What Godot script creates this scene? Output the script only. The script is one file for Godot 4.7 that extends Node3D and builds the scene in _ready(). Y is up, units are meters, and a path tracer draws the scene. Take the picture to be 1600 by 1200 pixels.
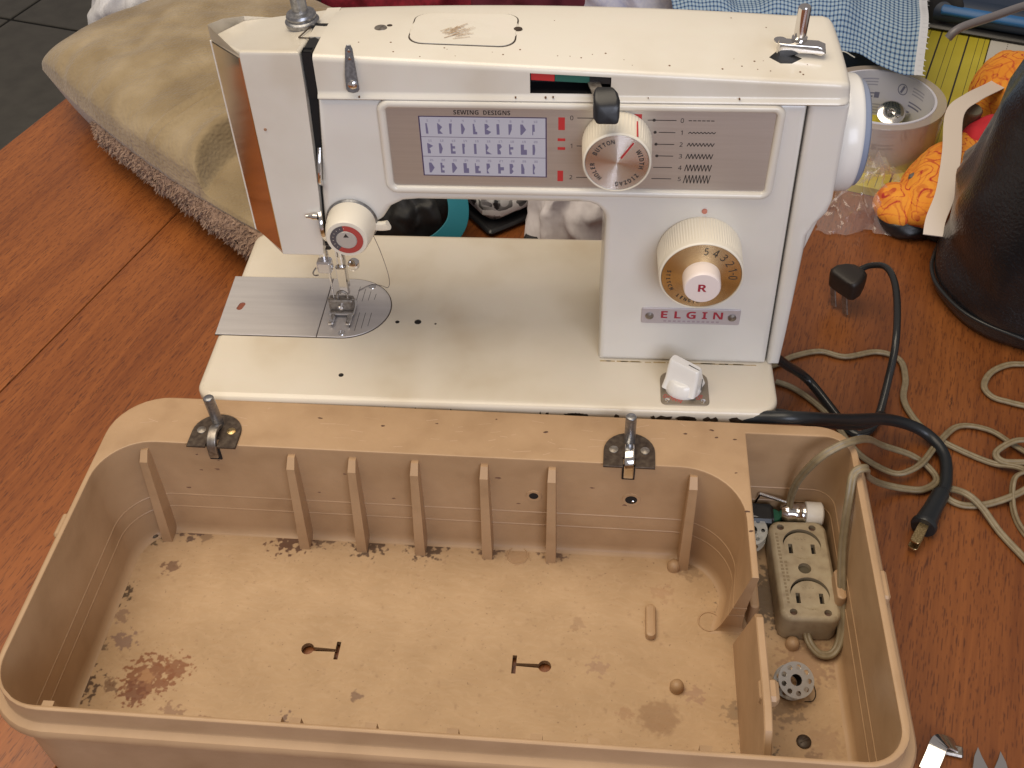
extends Node3D

# Everything below is written in centimetres and turned into metres when a mesh is committed.
const CM := 0.01
const CLOCK := TAU / 4.0


class Msh:
	var p := PackedVector3Array()
	var t := PackedVector2Array()

	func tri(a: Vector3, b: Vector3, c: Vector3, ua := Vector2.ZERO, ub := Vector2.ZERO, uc := Vector2.ZERO) -> void:
		p.push_back(a); p.push_back(b); p.push_back(c)
		t.push_back(ua); t.push_back(ub); t.push_back(uc)

	func quad(a: Vector3, b: Vector3, c: Vector3, d: Vector3, ua := Vector2.ZERO, ub := Vector2.ZERO, uc := Vector2.ZERO, ud := Vector2.ZERO) -> void:
		tri(a, b, c, ua, ub, uc)
		tri(a, c, d, ua, uc, ud)

	func loft(rings: Array, cap0 := false, cap1 := false, closed := true) -> void:
		for i in rings.size() - 1:
			var a: PackedVector3Array = rings[i]
			var b: PackedVector3Array = rings[i + 1]
			var n := a.size()
			for j in (n if closed else n - 1):
				var k := (j + 1) % n
				var u0 := float(j) / n
				var u1 := float(j + 1) / n
				quad(a[j], a[k], b[k], b[j], Vector2(u0, i), Vector2(u1, i), Vector2(u1, i + 1), Vector2(u0, i + 1))
		if cap0:
			fan(rings[0], true)
		if cap1:
			fan(rings[rings.size() - 1], false)

	func fan(r: PackedVector3Array, flip: bool) -> void:
		var c := Vector3.ZERO
		for q in r:
			c += q
		c /= r.size()
		for j in r.size():
			var k := (j + 1) % r.size()
			if flip:
				tri(c, r[k], r[j])
			else:
				tri(c, r[j], r[k])

	func lathe(prof: Array, segs: int, xf := Transform3D()) -> void:
		# profile of (radius, height) from the bottom up the outside
		for i in prof.size() - 1:
			var a: Vector2 = prof[i]
			var b: Vector2 = prof[i + 1]
			for j in segs:
				var a0 := TAU * j / segs
				var a1 := TAU * (j + 1) / segs
				var p0 := xf * Vector3(a.x * cos(a0), a.y, -a.x * sin(a0))
				var p1 := xf * Vector3(a.x * cos(a1), a.y, -a.x * sin(a1))
				var p2 := xf * Vector3(b.x * cos(a1), b.y, -b.x * sin(a1))
				var p3 := xf * Vector3(b.x * cos(a0), b.y, -b.x * sin(a0))
				var u0 := Vector2(float(j) / segs, a.x)
				var u1 := Vector2(float(j + 1) / segs, a.x)
				var u2 := Vector2(float(j + 1) / segs, b.x)
				var u3 := Vector2(float(j) / segs, b.x)
				if a.x > 1e-5:
					tri(p0, p1, p2, u0, u1, u2)
				if b.x > 1e-5:
					tri(p0, p2, p3, u0, u2, u3)

	func sweep(pts: PackedVector3Array, prof: PackedVector2Array, scales := PackedFloat32Array(), caps := true, closed := false) -> void:
		var rings := []
		var up := Vector3.UP
		var n := pts.size()
		for i in n:
			var tg: Vector3
			if closed:
				tg = (pts[(i + 1) % n] - pts[(i + n - 1) % n]).normalized()
			else:
				tg = (pts[mini(i + 1, n - 1)] - pts[maxi(i - 1, 0)]).normalized()
			if i == 0 and absf(tg.dot(up)) > 0.95:
				up = Vector3(0, 0, 1)
			var side := up.cross(tg)
			side = side.normalized() if side.length() > 1e-4 else Vector3.RIGHT
			var u2 := tg.cross(side)
			up = u2
			var s := scales[i] if scales.size() == n else 1.0
			var ring := PackedVector3Array()
			for q in prof:
				ring.push_back(pts[i] + side * q.x * s + u2 * q.y * s)
			rings.push_back(ring)
		if closed:
			rings.push_back(rings[0])
		loft(rings, caps and not closed, caps and not closed)

	func tube(pts: PackedVector3Array, r: float, segs := 10, caps := true, closed := false, scales := PackedFloat32Array()) -> void:
		var prof := PackedVector2Array()
		for j in segs:
			prof.push_back(Vector2(cos(TAU * j / segs), sin(TAU * j / segs)) * r)
		sweep(pts, prof, scales, caps, closed)

	func extrude(poly: PackedVector2Array, z0: float, z1: float, bev := 0.0, xf := Transform3D(), back := true, holes := []) -> void:
		# poly is counter-clockwise seen from +z
		var rings := []
		var ins := Msh.offset(poly, -bev) if bev > 0.0 else poly
		rings.push_back(Msh.lift(ins if bev > 0.0 and back else poly, z0, xf))
		if bev > 0.0:
			if back:
				rings.push_back(Msh.lift(poly, z0 + bev, xf))
			rings.push_back(Msh.lift(poly, z1 - bev, xf))
			if bev > 0.12:
				rings.push_back(Msh.lift(Msh.offset(poly, -bev * 0.293), z1 - bev * 0.293, xf))
		rings.push_back(Msh.lift(ins, z1, xf))
		loft(rings)
		flat(ins, holes, z1, xf, false)
		if back:
			flat(ins, holes, z0, xf, true)
		for h in holes:
			loft([Msh.lift(h, z1, xf), Msh.lift(h, z0, xf)])

	func flat(poly: PackedVector2Array, holes: Array, z: float, xf: Transform3D, flip: bool, uvs := Rect2(0, 0, 1, 1)) -> void:
		var m := Msh.bridged(poly, holes)
		var ix := Msh.ears(m)
		for i in range(0, ix.size(), 3):
			var a := m[ix[i]]
			var b := m[ix[i + 1]]
			var c := m[ix[i + 2]]
			if (b - a).cross(c - a) < 0.0:
				var s := b
				b = c
				c = s
			if flip:
				var s := b
				b = c
				c = s
			tri(xf * Vector3(a.x, a.y, z), xf * Vector3(b.x, b.y, z), xf * Vector3(c.x, c.y, z), (a - uvs.position) / uvs.size, (b - uvs.position) / uvs.size, (c - uvs.position) / uvs.size)

	func box(c: Vector3, s: Vector3, bev := 0.05, b := Basis()) -> void:
		var h := s * 0.5
		var k := minf(bev, minf(h.x, minf(h.y, h.z)) * 0.9)
		var f := func(x: float, y: float, z: float, ax: int) -> Vector3:
			var v := Vector3(x * (h.x - (0.0 if ax == 0 else k)), y * (h.y - (0.0 if ax == 1 else k)), z * (h.z - (0.0 if ax == 2 else k)))
			return c + b * v
		for s1 in [-1.0, 1.0]:
			var q := [f.call(s1, -1, -1, 0), f.call(s1, 1, -1, 0), f.call(s1, 1, 1, 0), f.call(s1, -1, 1, 0)]
			_q(q, s1 < 0)
			q = [f.call(-1, s1, -1, 1), f.call(-1, s1, 1, 1), f.call(1, s1, 1, 1), f.call(1, s1, -1, 1)]
			_q(q, s1 < 0)
			q = [f.call(-1, -1, s1, 2), f.call(1, -1, s1, 2), f.call(1, 1, s1, 2), f.call(-1, 1, s1, 2)]
			_q(q, s1 < 0)
		for a in [-1.0, 1.0]:
			for d in [-1.0, 1.0]:
				_q([f.call(a, d, -1, 0), f.call(a, d, -1, 1), f.call(a, d, 1, 1), f.call(a, d, 1, 0)], a * d < 0)
				_q([f.call(-1, a, d, 1), f.call(-1, a, d, 2), f.call(1, a, d, 2), f.call(1, a, d, 1)], a * d < 0)
				_q([f.call(a, -1, d, 2), f.call(a, -1, d, 0), f.call(a, 1, d, 0), f.call(a, 1, d, 2)], a * d < 0)
				for e in [-1.0, 1.0]:
					if a * d * e > 0:
						tri(f.call(a, d, e, 0), f.call(a, d, e, 1), f.call(a, d, e, 2))
					else:
						tri(f.call(a, d, e, 0), f.call(a, d, e, 2), f.call(a, d, e, 1))

	func _q(q: Array, flip: bool) -> void:
		if flip:
			quad(q[0], q[3], q[2], q[1])
		else:
			quad(q[0], q[1], q[2], q[3])

	func grid(nu: int, nv: int, f: Callable, flip := false, uvk := Vector2.ONE) -> void:
		# f(u, v) -> Vector3; faces look along d/du x d/dv unless flipped
		var a := []
		for i in nu + 1:
			var row := PackedVector3Array()
			for j in nv + 1:
				row.push_back(f.call(float(i) / nu, float(j) / nv))
			a.push_back(row)
		for i in nu:
			for j in nv:
				var u0 := Vector2(float(i) / nu, float(j) / nv) * uvk
				var u1 := Vector2(float(i + 1) / nu, float(j + 1) / nv) * uvk
				if flip:
					quad(a[i][j], a[i][j + 1], a[i + 1][j + 1], a[i + 1][j], u0, Vector2(u0.x, u1.y), u1, Vector2(u1.x, u0.y))
				else:
					quad(a[i][j], a[i + 1][j], a[i + 1][j + 1], a[i][j + 1], u0, Vector2(u1.x, u0.y), u1, Vector2(u0.x, u1.y))

	func text(s: String, cap: float, xf: Transform3D, depth := 0.02, bold := false, wide := 1.0, face := "Droid Sans") -> void:
		var tm := TextMesh.new()
		var fo := SystemFont.new()
		fo.font_names = PackedStringArray([face])
		fo.font_weight = 700 if bold else 400
		tm.font = fo
		tm.text = s
		tm.font_size = 64
		tm.curve_step = 3.0
		tm.pixel_size = cap / (64.0 * 0.714)
		tm.depth = depth
		var ar := tm.get_mesh_arrays()
		var vs: PackedVector3Array = ar[Mesh.ARRAY_VERTEX]
		var box_ := tm.get_aabb()
		var mid := box_.position + box_.size * 0.5
		var ix: PackedInt32Array = ar[Mesh.ARRAY_INDEX] if ar[Mesh.ARRAY_INDEX] != null else PackedInt32Array(range(vs.size()))
		for i in range(0, ix.size(), 3):
			var q := []
			for k in 3:
				var v := vs[ix[i + k]]
				q.push_back(xf * Vector3((v.x - mid.x) * wide, v.y - mid.y, v.z))
			tri(q[0], q[2], q[1])

	func commit(crease: float) -> ArrayMesh:
		var n := p.size()
		var tn := PackedVector3Array()
		tn.resize(n / 3)
		for i in n / 3:
			tn[i] = (p[i * 3 + 1] - p[i * 3]).cross(p[i * 3 + 2] - p[i * 3])
		var at := {}
		for i in n:
			var key := Vector3i((p[i] * 800.0).round())
			if at.has(key):
				at[key].push_back(i)
			else:
				at[key] = PackedInt32Array([i])
		var limit := cos(deg_to_rad(crease))
		var unit := PackedVector3Array()
		for q in tn:
			unit.push_back(q.normalized())
		var nm := PackedVector3Array()
		nm.resize(n)
		for key in at:
			var g: PackedInt32Array = at[key]
			for i in g:
				var s := Vector3.ZERO
				var me := unit[i / 3]
				for j in g:
					if unit[j / 3].dot(me) >= limit:
						s += tn[j / 3]
				nm[i] = s.normalized() if s.length_squared() > 1e-20 else (me if me.length() > 0.5 else Vector3.UP)
		var v := PackedVector3Array()
		var u := PackedVector2Array()
		var no := PackedVector3Array()
		for i in range(0, n, 3):
			if tn[i / 3].length_squared() < 1e-16:
				continue
			for k in [0, 2, 1]:
				v.push_back(p[i + k] * CM)
				u.push_back(t[i + k])
				no.push_back(nm[i + k])
		var arr := []
		arr.resize(Mesh.ARRAY_MAX)
		arr[Mesh.ARRAY_VERTEX] = v
		arr[Mesh.ARRAY_TEX_UV] = u
		arr[Mesh.ARRAY_NORMAL] = no
		var am := ArrayMesh.new()
		am.add_surface_from_arrays(Mesh.PRIMITIVE_TRIANGLES, arr)
		return am

	static func lift(poly: PackedVector2Array, z: float, xf: Transform3D) -> PackedVector3Array:
		var r := PackedVector3Array()
		for q in poly:
			r.push_back(xf * Vector3(q.x, q.y, z))
		return r

	static func offset(poly: PackedVector2Array, d: float) -> PackedVector2Array:
		# outwards for d > 0, same number of points; poly counter-clockwise
		var r := PackedVector2Array()
		var n := poly.size()
		for i in n:
			var e0 := poly[i] - poly[(i + n - 1) % n]
			var e1 := poly[(i + 1) % n] - poly[i]
			var n0 := Vector2(e0.y, -e0.x).normalized()
			var n1 := Vector2(e1.y, -e1.x).normalized()
			var m := n0 + n1
			if m.length() < 0.01:
				m = n0
			m = m.normalized()
			r.push_back(poly[i] + m * d / maxf(m.dot(n0), 0.5))
		return r

	static func bridged(poly: PackedVector2Array, holes: Array) -> PackedVector2Array:
		# joins holes to the outline by cuts, nearest hole first
		var m := poly.duplicate()
		var left := holes.duplicate()
		while left.size():
			var best := INF
			var bi := 0
			var bj := 0
			var bk := 0
			for k in left.size():
				var hk: PackedVector2Array = left[k]
				for i in m.size():
					for j in hk.size():
						var d := m[i].distance_squared_to(hk[j])
						if d < best:
							best = d
							bi = i
							bj = j
							bk = k
			var h: PackedVector2Array = left[bk].duplicate()
			left.remove_at(bk)
			if not Geometry2D.is_polygon_clockwise(h):
				h.reverse()
				bj = h.size() - 1 - bj
			var out := PackedVector2Array()
			for i in bi + 1:
				out.push_back(m[i])
			for j in h.size() + 1:
				out.push_back(h[(bj + j) % h.size()])
			for i in range(bi, m.size()):
				out.push_back(m[i])
			m = out
		return m

	static func ears(m: PackedVector2Array) -> PackedInt32Array:
		# ear clipping that bears doubled points
		var r := PackedInt32Array()
		var ix := []
		for i in m.size():
			ix.push_back(i)
		var miss := 0
		var i := 0
		while ix.size() > 3 and miss <= ix.size():
			var n := ix.size()
			i = i % n
			var a := m[ix[(i + n - 1) % n]]
			var b := m[ix[i]]
			var c := m[ix[(i + 1) % n]]
			var area := (b - a).cross(c - b)
			var ok := area > 1e-9
			if ok:
				for k in ix:
					var q := m[k]
					if q == a or q == b or q == c:
						continue
					if (b - a).cross(q - a) >= -1e-9 and (c - b).cross(q - b) >= -1e-9 and (a - c).cross(q - c) >= -1e-9:
						ok = false
						break
			if ok or absf(area) <= 1e-9 and (a == c or a == b or b == c or (b - a).dot(c - b) > 0.0):
				if ok:
					r.push_back(ix[(i + n - 1) % n])
					r.push_back(ix[i])
					r.push_back(ix[(i + 1) % n])
				ix.remove_at(i)
				miss = 0
				i += 1
			else:
				i += 1
				miss += 1
		if ix.size() == 3:
			r.append_array(PackedInt32Array(ix))
		else:
			push_warning("ears left %d" % ix.size())
		return r


func rr(x0: float, y0: float, x1: float, y1: float, rad: Array, n := 8) -> PackedVector2Array:
	# rounded rectangle, counter-clockwise; radii of the corners (x1,y1), (x0,y1), (x0,y0), (x1,y0)
	var r := PackedVector2Array()
	var cs := [Vector2(x1, y1), Vector2(x0, y1), Vector2(x0, y0), Vector2(x1, y0)]
	var sg := [Vector2(-1, -1), Vector2(1, -1), Vector2(1, 1), Vector2(-1, 1)]
	for k in 4:
		var q: float = rad[k]
		var c: Vector2 = cs[k] + sg[k] * q
		for i in n + 1:
			var a := PI * 0.5 * (k + float(i) / n)
			r.push_back(c + Vector2(cos(a), sin(a)) * q)
	return r


func disc(c: Vector2, r: float, n := 24) -> PackedVector2Array:
	var o := PackedVector2Array()
	for i in n:
		o.push_back(c + Vector2(cos(TAU * i / n), sin(TAU * i / n)) * r)
	return o


func smooth_path(pts: Array, per := 6, closed := false) -> PackedVector3Array:
	var o := PackedVector3Array()
	var n := pts.size()
	var last := n if closed else n - 1
	for i in last:
		var p0: Vector3 = pts[(i + n - 1) % n] if closed else pts[maxi(i - 1, 0)]
		var p1: Vector3 = pts[i]
		var p2: Vector3 = pts[(i + 1) % n]
		var p3: Vector3 = pts[(i + 2) % n] if closed else pts[mini(i + 2, n - 1)]
		for k in per:
			o.push_back(p1.cubic_interpolate(p2, p0, p3, float(k) / per))
	if not closed:
		o.push_back(pts[n - 1])
	return o


# lays a plan polygon (x, -z) flat: x stays, the second coordinate points away from the viewer, height is y
var PLAN := Transform3D(Basis(Vector3(1, 0, 0), Vector3(0, 0, -1), Vector3(0, 1, 0)), Vector3.ZERO)


func numbered(parent: Node, called: String) -> String:
	if not parent.has_node(NodePath(called)):
		return called
	var k := 1
	while parent.has_node(NodePath("%s_%03d" % [called, k])):
		k += 1
	return "%s_%03d" % [called, k]


func obj(called: String, m: Msh, mt: Material, parent: Node3D = null, crease := 40.0) -> MeshInstance3D:
	var o := MeshInstance3D.new()
	var par: Node = parent if parent else self
	o.name = numbered(par, called)
	o.mesh = m.commit(crease)
	o.material_override = null
	o.mesh.surface_set_material(0, mt)
	par.add_child(o)
	return o


func tag(o: Node3D, label: String, category: String, group := "") -> Node3D:
	o.set_meta("label", label)
	o.set_meta("category", category)
	if group:
		o.set_meta("group", group)
	return o


func thing(called: String, label: String, category: String, at := Vector3.ZERO, turn := 0.0, group := "") -> Node3D:
	var o := Node3D.new()
	o.name = numbered(self, called)
	add_child(o)
	o.position = at * CM
	o.rotation.y = turn
	tag(o, label, category, group)
	return o


func mat(c: Color, rough := 0.5, metal := 0.0, spec := 0.5) -> StandardMaterial3D:
	var m := StandardMaterial3D.new()
	m.albedo_color = c.linear_to_srgb()
	m.roughness = rough
	m.metallic = metal
	m.metallic_specular = spec
	return m


func noise(freq: float, seed_ := 1, oct := 4, kind := FastNoiseLite.TYPE_SIMPLEX_SMOOTH) -> FastNoiseLite:
	var n := FastNoiseLite.new()
	n.noise_type = kind
	n.seed = seed_
	n.frequency = freq
	n.fractal_octaves = oct
	return n


func ntex(n: FastNoiseLite, stops: Array, size := 256) -> NoiseTexture2D:
	var g := Gradient.new()
	var off := PackedFloat32Array()
	var col := PackedColorArray()
	for s in stops:
		off.push_back(s[0])
		col.push_back((s[1] as Color).linear_to_srgb())
	g.offsets = off
	g.colors = col
	var x := NoiseTexture2D.new()
	x.width = size
	x.height = size
	x.seamless = true
	x.noise = n
	x.color_ramp = g
	return x


func htex(n: FastNoiseLite, size := 256) -> NoiseTexture2D:
	var x := NoiseTexture2D.new()
	x.width = size
	x.height = size
	x.seamless = true
	x.noise = n
	return x


func mottled(n: FastNoiseLite, stops: Array, tile_cm: float, rough: float, bump: NoiseTexture2D = null, bump_cm := 0.0, stretch := Vector3.ONE) -> StandardMaterial3D:
	var m := StandardMaterial3D.new()
	m.albedo_texture = ntex(n, stops)
	m.uv1_triplanar = true
	m.uv1_scale = stretch * (100.0 / tile_cm)
	m.roughness = rough
	if bump:
		m.heightmap_enabled = true
		m.heightmap_texture = bump
		m.heightmap_scale = bump_cm
	return m


func picture(im: Image, rough := 0.5, metal := 0.0) -> StandardMaterial3D:
	var m := StandardMaterial3D.new()
	m.albedo_texture = ImageTexture.create_from_image(im)
	m.roughness = rough
	m.metallic = metal
	return m


func srgb(c: Color) -> Color:
	return c.linear_to_srgb()


func ry(deg: float) -> Basis:
	return Basis(Vector3.UP, deg_to_rad(deg))


# a basis that lays things flat: the thing's +z looks up, its +y looks away from the viewer
func lying(at: Vector3, turn_deg := 0.0) -> Transform3D:
	return Transform3D(Basis(Vector3.UP, deg_to_rad(turn_deg)) * PLAN.basis, at)


func front(at: Vector3, roll_deg := 0.0) -> Transform3D:
	return Transform3D(Basis(Vector3(0, 0, 1), deg_to_rad(roll_deg)), at)
# axis of a lathe turned towards the viewer (+z)
func facing(at: Vector3) -> Transform3D:
	return Transform3D(Basis(Vector3.RIGHT, PI / 2), at)


var M := {}


func _ready() -> void:
	# ---- camera, air and lamps
	var cam := Camera3D.new()
	cam.name = "camera"
	cam.position = Vector3(7.371, 58.049, 35.664) * CM
	cam.rotation = Vector3(-0.7800, 0.1104, -0.0351)
	cam.fov = 39.45
	cam.near = 0.02
	cam.far = 40.0
	add_child(cam)
	cam.current = true
	var env := Environment.new()
	env.background_mode = Environment.BG_COLOR
	env.background_color = Color(0.235, 0.21, 0.20).linear_to_srgb()
	env.tonemap_mode = Environment.TONE_MAPPER_LINEAR
	env.tonemap_exposure = 1.16
	env.sdfgi_enabled = true
	env.ssao_enabled = true
	env.ssil_enabled = true
	var we := WorldEnvironment.new()
	we.name = "air"
	we.environment = env
	add_child(we)
	area("ceiling_lamp_light", Vector3(-42, 175, -8), Vector3(-6, 0, -8), Vector2(1.5, 1.5), Color(1.0, 0.86, 0.66), 2.5)
	area("window_light", Vector3(75, 120, 190), Vector3(5, 15, -10), Vector2(1.3, 1.1), Color(0.79, 0.845, 1.0), 2.45)
	materials()
	table()
	floor_tiles()
	carrying_case()
	sewing_machine()
	outlet()
	small_things_in_case()
	cords()
	soft_things()
	right_things()
	back_things()


func area(called: String, at: Vector3, to: Vector3, size: Vector2, c: Color, e: float) -> void:
	var l := AreaLight3D.new()
	l.name = called
	l.area_size = size
	l.light_color = c.linear_to_srgb()
	l.light_energy = e
	l.shadow_enabled = true
	l.area_range = 12.0
	add_child(l)
	l.look_at_from_position(at * CM, to * CM, Vector3.UP)


func materials() -> void:
	var fine := htex(noise(0.09, 5, 3))
	M.cream = mottled(noise(0.008, 3, 5), [[0.0, Color(0.56, 0.46, 0.33)], [0.35, Color(0.64, 0.56, 0.435)], [0.6, Color(0.68, 0.605, 0.485)], [1.0, Color(0.70, 0.63, 0.52)]], 26.0, 0.34, fine, 0.004)
	M.cream.clearcoat_enabled = true
	M.cream.clearcoat = 0.3
	M.cream.clearcoat_roughness = 0.12
	M.cover = mottled(noise(0.008, 4, 5), [[0.0, Color(0.63, 0.57, 0.47)], [0.35, Color(0.70, 0.655, 0.57)], [0.6, Color(0.73, 0.69, 0.61)], [1.0, Color(0.74, 0.70, 0.63)]], 26.0, 0.32, fine, 0.003)
	M.cover.clearcoat_enabled = true
	M.cover.clearcoat = 0.35
	M.cover.clearcoat_roughness = 0.1
	M.white = mottled(noise(0.01, 11, 4), [[0.0, Color(0.66, 0.62, 0.55)], [0.5, Color(0.72, 0.69, 0.63)], [1.0, Color(0.74, 0.71, 0.66)]], 30.0, 0.3, fine, 0.003)
	M.white.clearcoat_enabled = true
	M.white.clearcoat = 0.35
	M.white.clearcoat_roughness = 0.1
	M.ivory = mat(Color(0.78, 0.72, 0.60), 0.35)
	M.knob_white = mat(Color(0.80, 0.78, 0.74), 0.22)
	M.pinkish = mat(Color(0.82, 0.72, 0.68), 0.35)
	M.chrome = mat(Color(0.72, 0.70, 0.68), 0.09, 1.0)
	M.mirror = mat(Color(0.74, 0.60, 0.42), 0.09, 1.0)
	M.steel = mottled(noise(0.02, 8, 5), [[0.0, Color(0.64, 0.61, 0.60)], [1.0, Color(0.72, 0.69, 0.68)]], 9.0, 0.48, null, 0.0, Vector3(0.2, 1, 2.5))
	M.steel.metallic = 0.88
	M.dull_steel = mottled(noise(0.03, 9, 4), [[0.0, Color(0.16, 0.13, 0.11)], [0.5, Color(0.30, 0.27, 0.24)], [1.0, Color(0.42, 0.39, 0.35)]], 3.0, 0.42)
	M.dull_steel.metallic = 0.9
	M.zinc = mottled(noise(0.03, 12, 4), [[0.0, Color(0.20, 0.20, 0.21)], [1.0, Color(0.42, 0.43, 0.45)]], 2.0, 0.35)
	M.zinc.metallic = 0.9
	M.rusty = mottled(noise(0.03, 19, 4), [[0.0, Color(0.030, 0.018, 0.012)], [0.5, Color(0.065, 0.044, 0.03)], [1.0, Color(0.11, 0.085, 0.062)]], 4.0, 0.45)
	M.rusty.metallic = 0.35
	M.black = mat(Color(0.012, 0.012, 0.014), 0.35)
	M.black_paint = mat(Color(0.004, 0.004, 0.005), 0.6)
	M.rubber = mat(Color(0.014, 0.016, 0.018), 0.38)
	M.red = mat(Color(0.50, 0.03, 0.03), 0.5)
	M.red_ink = mat(Color(0.34, 0.02, 0.04), 0.5)
	M.green = mat(Color(0.02, 0.12, 0.09), 0.5)
	M.ink = mat(Color(0.035, 0.028, 0.025), 0.6)
	M.brass = mottled(noise(0.04, 13, 4), [[0.0, Color(0.30, 0.20, 0.09)], [1.0, Color(0.80, 0.62, 0.32)]], 1.5, 0.3)
	M.brass.metallic = 1.0
	M.gold_spun = mat(Color(0.74, 0.58, 0.34), 0.22, 1.0)
	M.silver_spun = mat(Color(0.82, 0.78, 0.73), 0.22, 1.0)
	var bumpy := htex(noise(0.05, 21, 4))
	M.tan = mottled(noise(0.012, 22, 6), [[0.0, Color(0.36, 0.222, 0.118)], [0.4, Color(0.42, 0.268, 0.147)], [0.75, Color(0.45, 0.29, 0.162)], [1.0, Color(0.48, 0.316, 0.18)]], 17.0, 0.46, bumpy, 0.014)
	M.beige_plastic = mottled(noise(0.02, 24, 5), [[0.0, Color(0.27, 0.21, 0.135)], [0.5, Color(0.36, 0.29, 0.19)], [1.0, Color(0.40, 0.335, 0.225)]], 6.0, 0.5)
	M.cord = mottled(noise(0.03, 26, 4), [[0.0, Color(0.17, 0.13, 0.075)], [1.0, Color(0.28, 0.22, 0.13)]], 5.0, 0.42)
	M.hole = mat(Color(0.012, 0.008, 0.006), 0.9)


# ---------------------------------------------------------------- table and floor
func wood_image(seed_: int, dark: float) -> Image:
	var w := 640
	var h := 1024
	var im := Image.create(w, h, false, Image.FORMAT_RGB8)
	var n1 := noise(1.0, seed_, 3)
	var n2 := noise(1.0, seed_ + 7, 2)
	var n3 := noise(1.0, seed_ + 13, 3)
	for y in h:
		for x in w:
			# 32 cm across, 102 cm along
			var u := x * 0.05
			var v := y * 0.1
			var bend := n3.get_noise_2d(u * 0.05, v * 0.018) * 2.2
			var broad := n1.get_noise_2d((u + bend) * 0.16, v * 0.012)
			var line := n2.get_noise_2d((u + bend * 0.4) * 1.5, v * 0.05)
			var hair := n2.get_noise_2d(u * 5.5 + 40.0, v * 0.22)
			var pore := n1.get_noise_2d(u * 9.0 + 90.0, v * 0.5)
			var k := 0.55 + broad * 0.45 + line * 0.26 + hair * 0.2
			var c := Color(0.16, 0.043, 0.0100).lerp(Color(0.325, 0.105, 0.025), clampf(k, 0.0, 1.0))
			if pore > 0.29:
				c = c.lerp(Color(0.07, 0.018, 0.007), clampf((pore - 0.29) * 4.5, 0.0, 0.7))
			im.set_pixel(x, y, srgb(c * dark))
	# a few knots of dirt and scratches
	var rng := RandomNumberGenerator.new()
	rng.seed = seed_
	for i in 60:
		var cx := rng.randi_range(4, w - 6)
		var cy := rng.randi_range(4, h - 30)
		for k in rng.randi_range(3, 16):
			var px := clampi(cx + rng.randi_range(-1, 1), 0, w - 1)
			im.set_pixel(px, cy + k, im.get_pixel(px, cy + k).darkened(0.45))
	return im


func table() -> void:
	# the table is turned; u runs across the boards, v along them
	var turn := deg_to_rad(-15.5)
	var t := thing("table", "brown oak table of wide glossy boards that everything lies on", "table", Vector3(0, 0, 0), turn)
	var wa := picture(wood_image(4, 1.12), 0.33)
	wa.clearcoat_enabled = true
	wa.clearcoat = 0.1
	wa.clearcoat_roughness = 0.25
	var hm := htex(noise(0.05, 33, 3))
	wa.heightmap_enabled = false
	var wb := picture(wood_image(9, 0.78), 0.36)
	wb.clearcoat_enabled = true
	wb.clearcoat = 0.1
	wb.clearcoat_roughness = 0.3
	var edges := [-66.0, -42.6, -19.0, -2.0, 58.0, 78.0]
	var offs := [0.12, 0.4, 0.2, 0.39, 0.1]
	for i in 5:
		var m := Msh.new()
		var x0: float = edges[i] + 0.05
		var x1: float = edges[i + 1] - 0.05
		var prof := rr(x0, -2.4, x1, 0.0, [0.12, 0.12, 0.1, 0.1], 2)
		var z0 := -125.0
		var z1 := 60.0
		var n := prof.size()
		var off: float = offs[i]
		for k in n:
			var a := prof[k]
			var b := prof[(k + 1) % n]
			m.quad(Vector3(a.x, a.y, z1), Vector3(b.x, b.y, z1), Vector3(b.x, b.y, z0), Vector3(a.x, a.y, z0), Vector2(a.x / 32.0 + off, z1 / 102.0 + 0.75), Vector2(b.x / 32.0 + off, z1 / 102.0 + 0.75), Vector2(b.x / 32.0 + off, z0 / 102.0 + 0.75), Vector2(a.x / 32.0 + off, z0 / 102.0 + 0.75))
		m.fan(Msh.lift(prof, z1, Transform3D()), false)
		m.fan(Msh.lift(prof, z0, Transform3D()), true)
		obj("board", m, wa if i < 2 else wb, t, 30.0)
	var under := Msh.new()
	under.box(Vector3(6, -6.5, -32), Vector3(132, 7.6, 172), 0.3)
	obj("apron", under, wb, t)
	for sx in [-59.0, 71.0]:
		for sz in [-117.0, 52.0]:
			var lg := Msh.new()
			lg.box(Vector3(sx, -42.0, sz), Vector3(7, 64, 7), 0.4)
			obj("leg", lg, wb, t)


func floor_tiles() -> void:
	var f := Node3D.new()
	f.name = "floor"
	f.set_meta("kind", "structure")
	add_child(f)
	f.rotation.y = deg_to_rad(-15.5)
	var base := Msh.new()
	base.box(Vector3(-120, -75.3, -170), Vector3(420, 2, 420), 0.1)
	obj("grout", base, mat(Color(0.012, 0.011, 0.009), 0.9), f)
	var variants := []
	for k in 3:
		variants.push_back(mottled(noise(0.02, 60 + k, 5), [[0.0, Color(0.085, 0.079, 0.064) * (1.0 + 0.06 * k)], [1.0, Color(0.12, 0.112, 0.09) * (1.0 + 0.06 * k)]], 40.0, 0.55))
	var shared: Array[ArrayMesh] = []
	for i in 6:
		for j in 6:
			var m := Msh.new()
			m.box(Vector3(-212.9 - 64.0 + 64.0 * i - 31.5 - 0.3, -74.4, -340.0 + 64.0 * j), Vector3(63.0, 0.9, 63.0), 0.2)
			obj("tile", m, variants[(i * 2 + j) % 3], f)


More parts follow.
